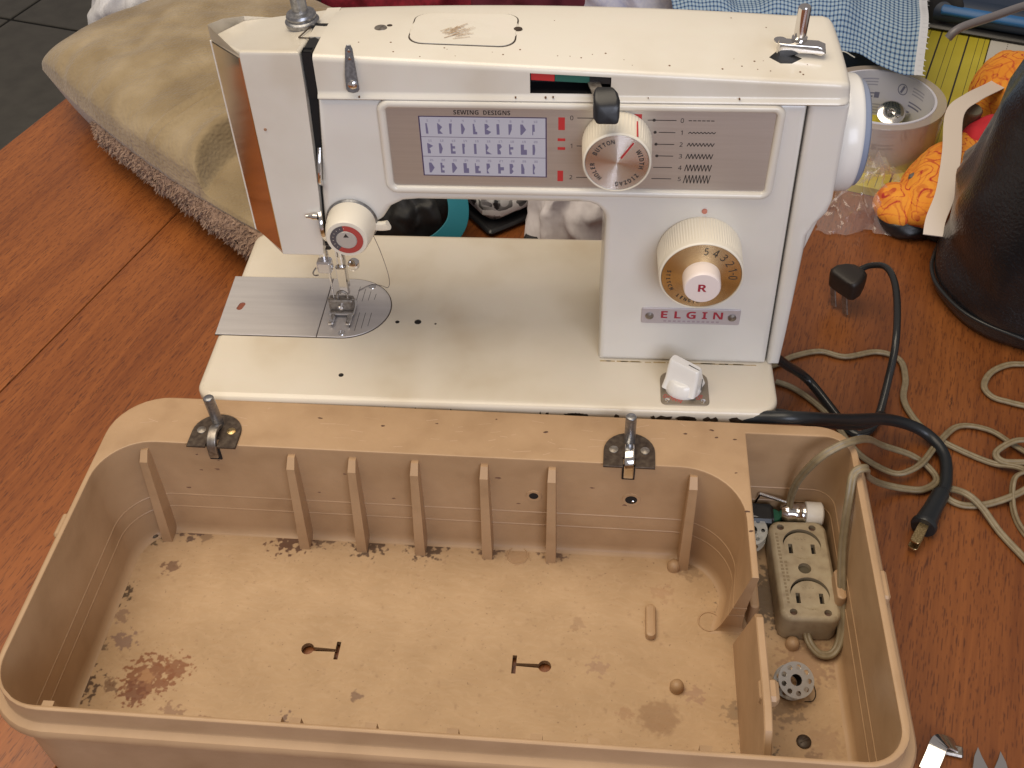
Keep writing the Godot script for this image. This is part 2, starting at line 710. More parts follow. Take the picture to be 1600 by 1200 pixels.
# ---------------------------------------------------------------- carrying case
func case_inside(h: float, d: float) -> PackedVector2Array:
	# plan of the hollow at height h, counter-clockwise seen from above, as (x, -z); d grows it into the plastic
	var r := PackedVector2Array()
	var end_z := lerpf(-1.9, 0.6, clampf(h / 9.0, 0.0, 1.0))
	var corner := func(cx: float, cz: float, rad: float, a0: float, a1: float, n: int) -> void:
		for i in n + 1:
			var a := deg_to_rad(lerpf(a0, a1, float(i) / n))
			r.push_back(Vector2(cx + cos(a) * rad, -cz + sin(a) * rad))
	corner.call(21.5, -8.8, 1.4, 0.0, 90.0, 8)          # back right of the side pocket
	r.push_back(Vector2(16.72, 10.2))
	r.push_back(Vector2(16.72, 5.0))
	r.push_back(Vector2(16.72, -end_z))
	r.push_back(Vector2(lerpf(15.75, 16.3, clampf(h / 9.0, 0.0, 1.0)), -end_z))
	corner.call(12.6, -3.47, 3.7, 0.0, 90.0, 12)         # back right of the tub
	corner.call(-19.9, -4.07, 3.1, 90.0, 180.0, 12)
	corner.call(-20.3, 8.1, 2.7, 180.0, 270.0, 12)
	corner.call(20.9, 8.8, 2.0, 270.0, 360.0, 10)
	return Msh.offset(r, d) if d != 0.0 else r


func case_floor_image() -> Image:
	var w := 1024
	var h := 512
	var im := Image.create(w, h, false, Image.FORMAT_RGB8)
	var n1 := noise(0.012, 71, 4)
	var n2 := noise(0.05, 72, 3)
	var n3 := noise(1.0, 73, 2)
	var n4 := noise(0.09, 74, 4)
	for y in h:
		for x in w:
			var c := Color(0.445, 0.293, 0.16).lerp(Color(0.505, 0.34, 0.192), clampf(0.5 + n1.get_noise_2d(x, y) * 0.9, 0.0, 1.0))
			var swirl := n3.get_noise_2d(x * 0.05 + y * 0.09 + 6.0 * n1.get_noise_2d(x * 0.5, y * 0.5), y * 0.05 - x * 0.03)
			c = c.lerp(Color(0.60, 0.42, 0.26), clampf(swirl - 0.2, 0.0, 0.14))
			var g := n2.get_noise_2d(x, y)
			if g > 0.46:
				c = c.lerp(Color(0.27, 0.15, 0.08), (g - 0.46) * 1.2)
			var s := n4.get_noise_2d(x * 1.7, y * 1.7)
			if s > 0.56:
				c = c.lerp(Color(0.14, 0.07, 0.035), clampf((s - 0.56) * 5.0, 0.0, 0.8))
			im.set_pixel(x, y, srgb(c))
	# stains: centre x, centre z, radius, how far its edge frays, strength, colour
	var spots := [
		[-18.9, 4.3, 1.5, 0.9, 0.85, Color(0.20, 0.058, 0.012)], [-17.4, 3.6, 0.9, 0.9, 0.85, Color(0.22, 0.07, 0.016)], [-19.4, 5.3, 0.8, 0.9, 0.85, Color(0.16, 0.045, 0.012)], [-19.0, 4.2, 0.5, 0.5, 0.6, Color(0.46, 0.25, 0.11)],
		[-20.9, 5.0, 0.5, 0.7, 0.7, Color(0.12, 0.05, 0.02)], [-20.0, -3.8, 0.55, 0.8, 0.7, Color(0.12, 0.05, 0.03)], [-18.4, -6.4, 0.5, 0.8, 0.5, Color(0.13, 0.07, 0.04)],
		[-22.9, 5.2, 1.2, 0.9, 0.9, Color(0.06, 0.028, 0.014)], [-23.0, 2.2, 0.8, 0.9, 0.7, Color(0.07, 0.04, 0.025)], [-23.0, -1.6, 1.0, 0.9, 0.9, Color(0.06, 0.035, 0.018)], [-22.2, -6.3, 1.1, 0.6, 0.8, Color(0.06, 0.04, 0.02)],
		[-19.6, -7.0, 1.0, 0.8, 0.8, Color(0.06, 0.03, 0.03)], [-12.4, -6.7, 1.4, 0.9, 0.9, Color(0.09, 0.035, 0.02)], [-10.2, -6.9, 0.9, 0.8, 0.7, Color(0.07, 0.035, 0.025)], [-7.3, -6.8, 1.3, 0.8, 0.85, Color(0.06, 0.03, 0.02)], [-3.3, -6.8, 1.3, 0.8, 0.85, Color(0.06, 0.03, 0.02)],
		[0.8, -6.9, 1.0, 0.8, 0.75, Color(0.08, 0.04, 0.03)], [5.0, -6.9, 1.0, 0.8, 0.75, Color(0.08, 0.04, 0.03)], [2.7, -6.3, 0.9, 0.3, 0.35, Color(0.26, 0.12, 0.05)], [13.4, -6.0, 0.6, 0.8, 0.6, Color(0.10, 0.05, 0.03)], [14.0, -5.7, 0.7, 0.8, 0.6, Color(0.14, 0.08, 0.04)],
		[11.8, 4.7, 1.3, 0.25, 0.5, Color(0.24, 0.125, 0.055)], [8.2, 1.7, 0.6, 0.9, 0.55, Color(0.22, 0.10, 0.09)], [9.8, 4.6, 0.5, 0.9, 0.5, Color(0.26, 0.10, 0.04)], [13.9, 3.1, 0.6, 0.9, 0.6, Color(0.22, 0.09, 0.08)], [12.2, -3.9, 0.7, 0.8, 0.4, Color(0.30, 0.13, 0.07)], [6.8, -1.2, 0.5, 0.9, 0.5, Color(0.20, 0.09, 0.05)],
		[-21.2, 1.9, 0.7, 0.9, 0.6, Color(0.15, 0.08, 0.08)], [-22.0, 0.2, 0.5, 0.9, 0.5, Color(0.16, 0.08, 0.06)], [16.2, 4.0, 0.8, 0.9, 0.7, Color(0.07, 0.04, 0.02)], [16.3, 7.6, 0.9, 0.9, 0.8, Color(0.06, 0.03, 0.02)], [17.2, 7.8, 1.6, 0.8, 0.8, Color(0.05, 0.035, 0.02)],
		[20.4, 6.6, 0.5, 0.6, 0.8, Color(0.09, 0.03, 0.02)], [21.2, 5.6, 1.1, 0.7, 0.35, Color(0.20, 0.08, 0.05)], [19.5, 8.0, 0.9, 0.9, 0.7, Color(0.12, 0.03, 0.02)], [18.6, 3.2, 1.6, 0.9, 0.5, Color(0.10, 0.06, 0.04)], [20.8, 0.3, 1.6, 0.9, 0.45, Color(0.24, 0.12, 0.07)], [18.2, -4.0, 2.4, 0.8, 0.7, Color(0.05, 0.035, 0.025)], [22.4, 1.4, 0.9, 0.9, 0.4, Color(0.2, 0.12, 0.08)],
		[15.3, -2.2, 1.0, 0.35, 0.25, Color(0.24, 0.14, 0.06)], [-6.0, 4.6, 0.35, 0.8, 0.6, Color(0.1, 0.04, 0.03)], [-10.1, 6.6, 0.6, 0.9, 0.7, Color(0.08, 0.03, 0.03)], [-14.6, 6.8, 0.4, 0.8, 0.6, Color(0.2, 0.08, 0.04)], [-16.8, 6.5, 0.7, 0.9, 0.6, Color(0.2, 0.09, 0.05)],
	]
	for s in spots:
		var px := int((s[0] + 23.4) / 46.8 * w)
		var py := int((s[1] + 11.2) / 22.4 * h)
		var rad: float = s[2] / 46.8 * w
		var reach := int(rad * 1.7) + 2
		for y in range(maxi(0, py - reach), mini(h, py + reach)):
			for x in range(maxi(0, px - reach), mini(w, px + reach)):
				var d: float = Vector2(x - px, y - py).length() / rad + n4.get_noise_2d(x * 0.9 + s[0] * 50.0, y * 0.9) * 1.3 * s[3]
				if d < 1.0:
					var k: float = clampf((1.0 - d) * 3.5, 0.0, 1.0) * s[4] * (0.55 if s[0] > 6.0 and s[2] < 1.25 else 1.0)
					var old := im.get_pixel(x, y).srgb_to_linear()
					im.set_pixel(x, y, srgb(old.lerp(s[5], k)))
	return im


func keyhole(cx: float, cz: float, way: float) -> PackedVector2Array:
	# a round hole, a thin slot and a cross bar at its end, as (x, -z), counter-clockwise
	var r := PackedVector2Array()
	var c := Vector2(cx, -cz)
	var pts := []
	for i in 15:
		var a := deg_to_rad(20.0 + 320.0 * i / 14.0)
		pts.push_back(Vector2(cos(a), sin(a)) * 0.4)
	pts.append_array([Vector2(1.72, -0.1), Vector2(1.72, -0.62), Vector2(1.98, -0.62), Vector2(1.98, 0.62), Vector2(1.72, 0.62), Vector2(1.72, 0.1)])
	for q in pts:
		r.push_back(c + Vector2(q.x * way, q.y))
	if way < 0:
		r.reverse()
	return r


func carrying_case() -> void:
	var t := thing("carrying_case", "open tan plastic sewing machine base tray with ribs and two hinge pins", "case")
	var m := Msh.new()
	var outer := rr(-23.35, -11.1, 23.35, 11.1, [2.3, 3.4, 3.3, 2.4], 9)
	var rings := []
	for s in [[0.0, -0.45], [0.2, -0.22], [1.0, -0.08], [6.75, 0.06], [6.85, 0.3], [6.98, 0.55], [7.2, 0.64], [7.5, 0.62], [7.68, 0.5], [7.74, 0.3], [7.78, 0.1], [7.9, 0.03], [8.86, 0.0], [8.95, -0.03], [9.0, -0.11]]:
		rings.push_back(Msh.lift(Msh.offset(outer, s[1]), s[0], PLAN))
	m.loft(rings)
	m.flat(Msh.offset(outer, -0.11), [case_inside(9.0, 0.1)], 9.0, PLAN, false)
	var down := []
	for s in [[9.0, 0.1], [8.96, 0.03], [8.88, 0.0], [6.0, 0.0], [4.02, -0.02], [3.98, -0.055], [3.92, -0.055], [3.88, -0.035], [2.78, -0.05], [2.74, -0.085], [2.68, -0.085], [2.64, -0.065], [1.1, -0.16], [0.75, -0.24], [0.55, -0.42], [0.5, -0.62]]:
		down.push_back(Msh.lift(case_inside(s[0], s[1]), s[0], PLAN))
	m.loft(down)
	obj("shell", m, M.tan, t, 38.0)
	var fl := Msh.new()
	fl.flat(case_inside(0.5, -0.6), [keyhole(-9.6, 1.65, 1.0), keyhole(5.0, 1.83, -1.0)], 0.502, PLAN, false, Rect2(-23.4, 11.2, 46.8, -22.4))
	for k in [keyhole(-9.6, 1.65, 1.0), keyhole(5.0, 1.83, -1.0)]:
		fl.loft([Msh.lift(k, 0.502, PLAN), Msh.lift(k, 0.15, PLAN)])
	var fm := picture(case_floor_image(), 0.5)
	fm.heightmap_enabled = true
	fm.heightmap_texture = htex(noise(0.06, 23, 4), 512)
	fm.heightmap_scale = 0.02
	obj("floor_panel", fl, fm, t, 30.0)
	# back wall ribs
	for x in [-20.7, -11.3, -7.45, -3.55, 0.76, 4.92, 13.47]:
		var r := Msh.new()
		var lean := 0.15 if x < 0 else 0.02
		var a := PackedVector3Array([Vector3(x - lean - 0.33, 0.5, -7.1), Vector3(x - lean - 0.33, 0.5, -5.75), Vector3(x - lean + 0.33, 0.5, -5.75), Vector3(x - lean + 0.33, 0.5, -7.1)])
		var b := PackedVector3Array([Vector3(x - 0.25, 7.9, -7.2), Vector3(x - 0.25, 7.9, -6.35), Vector3(x + 0.25, 7.9, -6.35), Vector3(x + 0.25, 7.9, -7.2)])
		var c := PackedVector3Array([Vector3(x - 0.22, 8.45, -7.2), Vector3(x - 0.22, 8.45, -6.9), Vector3(x + 0.22, 8.45, -6.9), Vector3(x + 0.22, 8.45, -7.2)])
		r.loft([a, b, c], false, true)
		obj("rib", r, M.tan, t, 30.0)
	for x in [-20.1, -8.1, -7.1, -3.2, 0.95, 5.15, 8.0, 13.5]:
		var r := Msh.new()
		r.loft([PackedVector3Array([Vector3(x - 0.4, 0.5, 9.6), Vector3(x - 0.4, 0.5, 10.75), Vector3(x + 0.4, 0.5, 10.75), Vector3(x + 0.4, 0.5, 9.6)]), PackedVector3Array([Vector3(x - 0.3, 8.1, 10.1), Vector3(x - 0.3, 8.1, 10.82), Vector3(x + 0.3, 8.1, 10.82), Vector3(x + 0.3, 8.1, 10.1)])], false, true)
		obj("rib", r, M.tan, t, 30.0)
	# second half of the divider, with its latch nub
	var dv := Msh.new()
	var side := Transform3D(Basis(Vector3(0, 0, -1), Vector3(0, 1, 0), Vector3(1, 0, 0)), Vector3(16.5, 0, 0))
	var poly := PackedVector2Array([Vector2(0.6, 0.4), Vector2(-2.35, 7.9), Vector2(-2.6, 8.55), Vector2(-3.0, 8.85), Vector2(-8.2, 8.85), Vector2(-9.3, 8.5), Vector2(-10.2, 7.4), Vector2(-10.7, 5.6), Vector2(-11.0, 3.0), Vector2(-11.0, 0.4)])
	dv.extrude(poly, -0.15, 0.28, 0.06, side)
	obj("divider", dv, M.tan, t, 30.0)
	var nb := Msh.new()
	nb.box(Vector3(16.75, 8.3, 7.1), Vector3(1.0, 0.9, 1.3), 0.2)
	obj("latch_nub", nb, M.tan, t)
	nb = Msh.new()
	nb.box(Vector3(15.6, 1.0, 9.3), Vector3(0.9, 1.2, 0.8), 0.1, ry(25))
	obj("latch_nub", nb, M.tan, t)
	# pegs and bars on the floor
	for q in [Vector2(12.86, -5.9), Vector2(12.86, 2.75), Vector2(19.9, -0.65)]:
		var pg := Msh.new()
		pg.lathe([Vector2(0.42, 0.45), Vector2(0.42, 0.85), Vector2(0.34, 1.05), Vector2(0.18, 1.15), Vector2(0, 1.17)], 18, Transform3D(Basis(), Vector3(q.x, 0, q.y)))
		obj("peg", pg, M.tan, t, 60.0)
	var br := Msh.new()
	br.extrude(rr(-0.32, -1.2, 0.32, 1.2, [0.3, 0.3, 0.3, 0.3], 5), 0.4, 1.0, 0.18, lying(Vector3(11.35, 0, -1.6)))
	obj("locating_bar", br, M.tan, t, 40.0)
	for q in [[17.55, -3.0, 2.4], [22.55, -3.2, 3.6]]:
		var b2 := Msh.new()
		b2.extrude(rr(-0.3, -1.1, 0.3, 1.1, [0.29, 0.29, 0.29, 0.29], 5), 0.4, q[2], 0.16, lying(Vector3(q[0], 0, q[1])))
		obj("locating_bar", b2, M.tan, t, 40.0)
	var rg := Msh.new()
	rg.lathe([Vector2(0.62, 0.5), Vector2(0.64, 0.56), Vector2(0.72, 0.56), Vector2(0.74, 0.5)], 26, Transform3D(Basis(), Vector3(15.0, 0, -2.0)))
	obj("moulding_ring", rg, M.tan, t)
	rg = Msh.new()
	rg.lathe([Vector2(0.62, 0.5), Vector2(0.64, 0.55), Vector2(0.7, 0.55), Vector2(0.72, 0.5)], 26, Transform3D(Basis(), Vector3(2.7, 0, -6.2)))
	obj("moulding_ring", rg, M.tan, t)
	# screws
	for q in [Vector2(-22.0, -6.3), Vector2(19.95, 5.6)]:
		var sc := Msh.new()
		sc.lathe([Vector2(0.42, 0.5), Vector2(0.42, 0.6), Vector2(0.3, 0.68), Vector2(0.0, 0.7)], 18, Transform3D(Basis(), Vector3(q.x, 0, q.y)))
		sc.box(Vector3(q.x, 0.7, q.y), Vector3(0.6, 0.03, 0.08), 0.01, ry(35))
		obj("screw", sc, M.rusty, t)
	for q in [[3.75, 5.6, 0.3], [9.85, 5.7, 0.38]]:
		var sh := Msh.new()
		sh.lathe([Vector2(q[2] + 0.2, 0.0), Vector2(q[2] + 0.18, 0.06), Vector2(q[2], 0.05)], 20, facing(Vector3(q[0], q[1], -7.17)))
		obj("hole_rim", sh, M.tan, t)
		sh = Msh.new()
		sh.lathe([Vector2(q[2], 0.0), Vector2(q[2], 0.03), Vector2(0, 0.03)], 20, facing(Vector3(q[0], q[1], -7.17)))
		obj("screw_hole", sh, M.hole, t)
	var sp := Msh.new()
	sp.box(Vector3(9.95, 5.62, -7.08), Vector3(0.16, 0.12, 0.06), 0.02)
	obj("screw_tip", sp, M.chrome, t)
	# clip nubs outside the rim
	for q in [[-23.42, -0.6, 1.7], [23.42, 0.35, 1.9]]:
		var cl := Msh.new()
		cl.box(Vector3(q[0], 8.25, q[1]), Vector3(0.55, 1.2, q[2]), 0.14)
		obj("clip_nub", cl, M.tan, t)
	# hinge plates with their pins
	for hx in [[-16.25, -6.0, 0.0], [9.55, 0.0, 1.0]]:
		var x: float = hx[0]
		var pl := Msh.new()
		var d := PackedVector2Array([Vector2(-1.56, 6.85), Vector2(-0.36, 6.85), Vector2(-0.36, 7.6), Vector2(0.36, 7.6), Vector2(0.36, 6.85), Vector2(1.56, 6.85)])
		for i in 15:
			var a := PI * i / 14.0
			d.push_back(Vector2(cos(a) * 1.56, 8.15 + sin(a) * 1.5))
		pl.extrude(d, 9.0, 9.14, 0.03, Transform3D(PLAN.basis, Vector3(x, 0, 0)), false)
		var plate := obj("hinge_plate", pl, M.rusty, t)
		for sx in [-0.95, 0.95]:
			var rv := Msh.new()
			rv.lathe([Vector2(0.3, 9.13), Vector2(0.28, 9.18), Vector2(0.12, 9.22), Vector2(0, 9.22)], 16, Transform3D(Basis(), Vector3(x + sx, 0, -8.2)))
			obj("rivet", rv, M.brass if (x < 0 and sx > 0) else M.dull_steel, plate)
		var pn := Msh.new()
		var lean := Basis(Vector3(0, 0, 1), deg_to_rad(-hx[1])) * Basis(Vector3.RIGHT, deg_to_rad(-4.0))
		pn.lathe([Vector2(0.34, 8.9), Vector2(0.34, 11.32), Vector2(0.28, 11.4), Vector2(0.0, 11.42)], 18, Transform3D(Basis(), Vector3(x, 9, -8.75)) * Transform3D(lean, Vector3.ZERO) * Transform3D(Basis(), Vector3(0, -9, 0)))
		obj("hinge_pin", pn, M.zinc, t, 50.0)
		var lv := Msh.new()
		var arc := smooth_path([Vector3(x, 9.2, -8.6), Vector3(x, 9.5, -8.1), Vector3(x, 9.5, -7.55), Vector3(x, 9.15, -7.1), Vector3(x, 8.5, -6.98), Vector3(x, 8.1, -6.97)], 5)
		lv.sweep(arc, rr(-0.3, -0.14, 0.3, 0.14, [0.08, 0.08, 0.08, 0.08], 2))
		obj("hinge_lever", lv, M.chrome if hx[2] > 0.5 else M.dull_steel, t, 50.0)
		var sl := Msh.new()
		sl.box(Vector3(x, 8.35, -7.12), Vector3(0.78, 1.3, 0.12), 0.02)
		obj("hinge_slot", sl, M.hole, t)
	# flakes of dirt and chipped plastic on the rim
	var rng := RandomNumberGenerator.new()
	rng.seed = 5
	var ds := Msh.new()
	for q in [[14.6, -10.3], [16.0, -9.6], [14.9, -9.7], [-2.5, -9.8], [13.0, -9.9], [4.4, -9.5], [15.9, -6.9], [-5.9, -9.4], [16.4, -4.0], [16.5, -2.6], [1.2, -10.4], [-10.0, -9.8]]:
		var pts := PackedVector2Array()
		var k := rng.randf_range(0.05, 0.12)
		for i in 7:
			var a := TAU * i / 7.0
			pts.push_back(Vector2(cos(a) * k * rng.randf_range(1.0, 2.2), sin(a) * k * rng.randf_range(0.3, 0.9)))
		ds.extrude(pts, 9.0, 9.015, 0.0, lying(Vector3(q[0], 0, q[1]), rng.randf_range(-30, 40)), false)
	var dirt := obj("dirt_flakes", ds, mat(Color(0.10, 0.05, 0.03), 0.7), t)
	dirt.set_meta("kind", "stuff")
	# pale scratches on the flange and dark scuffs on the back wall
	ds = Msh.new()
	for i in 60:
		var a := Vector2(rng.randf_range(-21, 16), rng.randf_range(7.6, 10.6))
		var b := a + Vector2(rng.randf_range(-1.2, 1.2), rng.randf_range(-0.25, 0.25))
		var n := (b - a).orthogonal().normalized() * rng.randf_range(0.006, 0.02)
		ds.quad(Vector3(a.x - n.x, 9.006, -a.y + n.y), Vector3(b.x - n.x, 9.006, -b.y + n.y), Vector3(b.x + n.x, 9.006, -b.y - n.y), Vector3(a.x + n.x, 9.006, -a.y - n.y))
	obj("scratches", ds, mat(Color(0.56, 0.38, 0.25), 0.6), t).set_meta("kind", "stuff")
	ds = Msh.new()
	for i in 46:
		var c := Vector2(rng.randf_range(-19.5, 12.5), rng.randf_range(0.9, 1.6) if i < 30 else rng.randf_range(1.5, 8.2))
		var pts := PackedVector2Array()
		var k := rng.randf_range(0.05, 0.13)
		for j in 7:
			var a := TAU * j / 7.0
			pts.push_back(c + Vector2(cos(a) * k * rng.randf_range(0.8, 2.0), sin(a) * k * rng.randf_range(0.4, 1.0)))
		ds.extrude(pts, -7.2, (-7.155 if c.y > 4.0 else -7.065) + 0.0, 0.0, Transform3D(), false)
	obj("wall_grime", ds, mat(Color(0.20, 0.11, 0.065), 0.7), t).set_meta("kind", "stuff")


# ---------------------------------------------------------------- sewing machine
func top_y(x: float, z: float) -> float:
	var yf := lerpf(31.0, 29.5, clampf((x - 6.0) / 32.5, 0.0, 1.0))
	var q := (x - 21.0) / 15.5
	var yb := 29.62 + 0.5 * clampf(1.0 - q * q, 0.0, 1.0)
	var k := clampf((-4.6 - z) / 7.7, 0.0, 1.0)
	return lerpf(yf, yb, k) + 0.6 * k * (1.0 - k)


func conform(m: Msh, poly: PackedVector2Array, up: float, thick: float) -> void:
	# lays a plan polygon (x, -z) on the sloping top of the arm
	var top := PackedVector3Array()
	var low := PackedVector3Array()
	for q in poly:
		var y := top_y(q.x, -q.y)
		top.push_back(Vector3(q.x, y + up, -q.y))
		low.push_back(Vector3(q.x, y + up - thick, -q.y))
	m.loft([low, top])
	var ix := Geometry2D.triangulate_polygon(poly)
	for i in range(0, ix.size(), 3):
		var a := top[ix[i]]
		var b := top[ix[i + 1]]
		var c := top[ix[i + 2]]
		if (b - a).cross(c - a).y < 0.0:
			m.tri(a, c, b)
		else:
			m.tri(a, b, c)


func line_strip(m: Msh, a: Vector2, b: Vector2, w: float, z: float) -> void:
	var d := (b - a).normalized()
	var n := d.orthogonal() * w * 0.5
	m.quad(Vector3(a.x - n.x, a.y - n.y, z), Vector3(a.x + n.x, a.y + n.y, z), Vector3(b.x + n.x, b.y + n.y, z), Vector3(b.x - n.x, b.y - n.y, z))


func stitch_chart() -> Image:
	var w := 700
	var h := 410
	var im := Image.create(w, h, false, Image.FORMAT_RGB8)
	var paper := srgb(Color(0.50, 0.50, 0.56))
	var blue := srgb(Color(0.15, 0.14, 0.25))
	var soft := srgb(Color(0.30, 0.29, 0.38))
	var frame := srgb(Color(0.06, 0.04, 0.10))
	im.fill(paper)
	var font := ["111101101101111", "010110010010111", "111001111100111", "111001111001111", "101101111001001", "111100111001111", "111100111101111", "111001001001001", "111101111101111", "111101111001111"]
	var rng := RandomNumberGenerator.new()
	rng.seed = 77
	for row in 3:
		for c in 10:
			var x0 := 36 + c * 65
			var y0 := 22 + row * 135 + 26
			var label := str(row * 10 + c + 1)
			for k in label.length():
				var bits: String = font[int(label[k])]
				for b in 15:
					if bits[b] == "1":
						im.fill_rect(Rect2i(x0 + 8 + k * 11 + (b % 3) * 3, y0 - 26 + (b / 3) * 3, 3, 3), soft)
			# the cam figure: a stack of stitches, its outline a few ramps and steps
			var knots := [rng.randf_range(0.05, 0.5)]
			var n := rng.randi_range(2, 4)
			for k in n:
				knots.push_back(rng.randf_range(0.25, 1.0) if k % 2 == 0 else rng.randf_range(0.0, 0.5))
			var stepped := rng.randf() < 0.45
			for k in 70:
				var f := k / 70.0 * (knots.size() - 1)
				var q := int(f)
				var a: float = knots[q]
				var e: float = knots[mini(q + 1, knots.size() - 1)]
				var len := a if stepped else lerpf(a, e, f - q)
				im.fill_rect(Rect2i(x0, y0 + k, 4 + int(clampf(len, 0.05, 1.0) * 32.0), 1), blue if k % 8 < 7 else soft)
	for y in [0, 138, 272, h - 6]:
		im.fill_rect(Rect2i(0, y, w, 6 if y == 0 or y > 300 else 3), frame)
	im.fill_rect(Rect2i(0, 0, 7, h), frame)
	im.fill_rect(Rect2i(w - 7, 0, 7, h), frame)
	return im


func sewing_machine() -> void:
	var t := thing("sewing_machine", "cream white flatbed sewing machine with dials, chrome plates and ELGIN nameplate", "sewing machine", Vector3(-18.586, 0, -10.998), 0.0172)
	# bed
	var m := Msh.new()
	var plan := rr(0, 0, 37.5, 17.74, [1.2, 1.2, 1.3, 1.6], 8)
	var rings := []
	for s in [[8.0, -0.3], [8.1, -0.06], [8.35, 0.0], [8.95, 0.0], [9.12, -0.06], [9.24, -0.19], [9.3, -0.42]]:
		rings.push_back(Msh.lift(Msh.offset(plan, s[1]), s[0], PLAN))
	m.loft(rings, true, false)
	# cut out for the needle plate
	m.flat(Msh.offset(plan, -0.42), [], 9.3, PLAN, false)
	obj("bed", m, M.cream, t, 50.0)
	m = Msh.new()
	m.box(Vector3(18.75, 4.0, -9.4), Vector3(33.5, 8.0, 14.0), 0.8)
	obj("oil_pan", m, M.black, t)
	# chips of paint along the front edge of the bed
	var rng := RandomNumberGenerator.new()
	rng.seed = 12
	m = Msh.new()
	for i in 26:
		var x := rng.randf_range(24.0, 37.0) if i < 17 else rng.randf_range(2.0, 24.0)
		var big := 1.0 if x > 24.0 else 0.35
		var pts := PackedVector2Array()
		var w := rng.randf_range(0.15, 0.55) * big
		for k in 9:
			var a := TAU * k / 9.0
			pts.push_back(Vector2(x + cos(a) * w * rng.randf_range(0.6, 1.3), 8.62 + sin(a) * rng.randf_range(0.12, 0.3)))
		if x > 35.8 or x < 1.8:
			continue
		m.extrude(pts, 0.002, 0.014, 0.0, Transform3D(), false)
	obj("paint_chips", m, M.rusty, t).set_meta("kind", "stuff")
	# holes in the bed
	for q in [[12.24, -7.69, 0.1], [13.66, -7.75, 0.19], [9.29, -2.31, 0.12], [14.9, -7.6, 0.03]]:
		m = Msh.new()
		m.lathe([Vector2(q[2] + 0.05, 9.3), Vector2(q[2] + 0.03, 9.325), Vector2(q[2], 9.32)], 18, Transform3D(Basis(), Vector3(q[0], 0, q[1])))
		m.lathe([Vector2(q[2], 9.306), Vector2(0, 9.306)], 18, Transform3D(Basis(), Vector3(q[0], 0, q[1])))
		obj("oil_hole", m, M.hole, t)
	# needle plate and slide plate
	var half := PackedVector2Array([Vector2(6.95, 12.15), Vector2(6.95, 5.9)])
	for i in 25:
		var a := -PI / 2 + PI * i / 24.0
		half.push_back(Vector2(8.45 + cos(a) * 3.12, 9.02 + sin(a) * 3.12))
	m = Msh.new()
	m.extrude(half, 9.28, 9.37, 0.025, PLAN, false)
	var np := obj("needle_plate", m, M.steel, t, 30.0)
	m = Msh.new()
	var slot := PackedVector2Array()
	for q in rr(-0.22, -0.42, 0.22, 0.42, [0.21, 0.21, 0.21, 0.21], 5):
		slot.push_back(q.rotated(deg_to_rad(-14)) + Vector2(0.95, 8.85))
	m.extrude(PackedVector2Array([Vector2(-0.12, 5.9), Vector2(6.89, 5.9), Vector2(6.89, 12.15), Vector2(-0.3, 12.15)]), 9.28, 9.37, 0.025, PLAN, false, [slot])
	var slide := obj("slide_plate", m, M.steel, t, 30.0)
	m = Msh.new()
	m.flat(slot, [], 9.312, PLAN, false)
	obj("finger_slot", m, mat(Color(0.22, 0.06, 0.03), 0.6), slide)
	# a dark rim where plate and bed meet
	m = Msh.new()
	var rim := PackedVector2Array([Vector2(-0.25, 12.2), Vector2(-0.15, 5.84)])
	for i in 25:
		var a := -PI / 2 + PI * i / 24.0
		rim.push_back(Vector2(8.45 + cos(a) * 3.19, 9.02 + sin(a) * 3.19))
	m.extrude(rim, 9.27, 9.308, 0.0, PLAN, false)
	obj("plate_gap", m, M.rusty, t)
	m = Msh.new()
	for k in 4:
		var x := 9.0 + k * 0.42
		var lo := 6.6 + absf(k - 1.0) * 0.25
		for s in [[lo, 8.5], [9.6 + 0.1 * k, 11.3 - 0.25 * k]]:
			m.quad(Vector3(x, 9.373, -s[0]), Vector3(x + 0.035, 9.373, -s[0]), Vector3(x + 0.075, 9.373, -s[1]), Vector3(x + 0.04, 9.373, -s[1]))
	obj("seam_guide_lines", m, M.ink, np)
	m = Msh.new()
	for x in [7.75, 8.75]:
		for k in 9:
			m.box(Vector3(x, 9.38, -9.6 + k * 0.2), Vector3(0.26, 0.1, 0.12), 0.03)
	obj("feed_dog", m, M.dull_steel, np)
	for q in [Vector2(9.9, 11.35), Vector2(8.6, 6.35)]:
		m = Msh.new()
		m.lathe([Vector2(0.27, 9.37), Vector2(0.25, 9.4), Vector2(0, 9.41)], 16, Transform3D(Basis(), Vector3(q.x, 0, -q.y)))
		m.box(Vector3(q.x, 9.41, -q.y), Vector3(0.44, 0.012, 0.06), 0.003, ry(30))
		obj("screw", m, M.chrome, np)

	# ---- column and arm, one casting; the outline is drawn on the front
	m = Msh.new()
	var o := PackedVector2Array([Vector2(26.1, 9.28), Vector2(37.02, 9.28), Vector2(36.62, 28.3), Vector2(10.18, 28.3), Vector2(9.88, 25.0), Vector2(9.47, 22.0), Vector2(9.3, 19.9), Vector2(9.6, 19.4), Vector2(11.6, 19.35), Vector2(12.9, 20.2), Vector2(13.5, 21.1), Vector2(14.3, 21.55), Vector2(15.2, 21.65), Vector2(20.0, 21.65), Vector2(24.6, 21.65)])
	for i in 7:
		var a := PI / 2 - PI / 2 * i / 6.0
		o.push_back(Vector2(24.9 + sin(PI / 2 - a) * 1.25, 20.4 + sin(a) * 1.25))
	m.extrude(o, -12.7, -4.5, 0.4)
	obj("body_casting", m, M.white, t, 50.0)
	m = Msh.new()
	o = PackedVector2Array([Vector2(37.08, 9.28), Vector2(37.9, 9.28), Vector2(37.95, 12.0), Vector2(37.98, 19.7), Vector2(38.3, 20.5), Vector2(38.85, 21.35), Vector2(39.0, 22.2), Vector2(38.8, 28.3), Vector2(36.69, 28.3)])
	m.extrude(o, -12.6, -4.47, 0.3)
	obj("end_cover", m, M.white, t, 50.0)
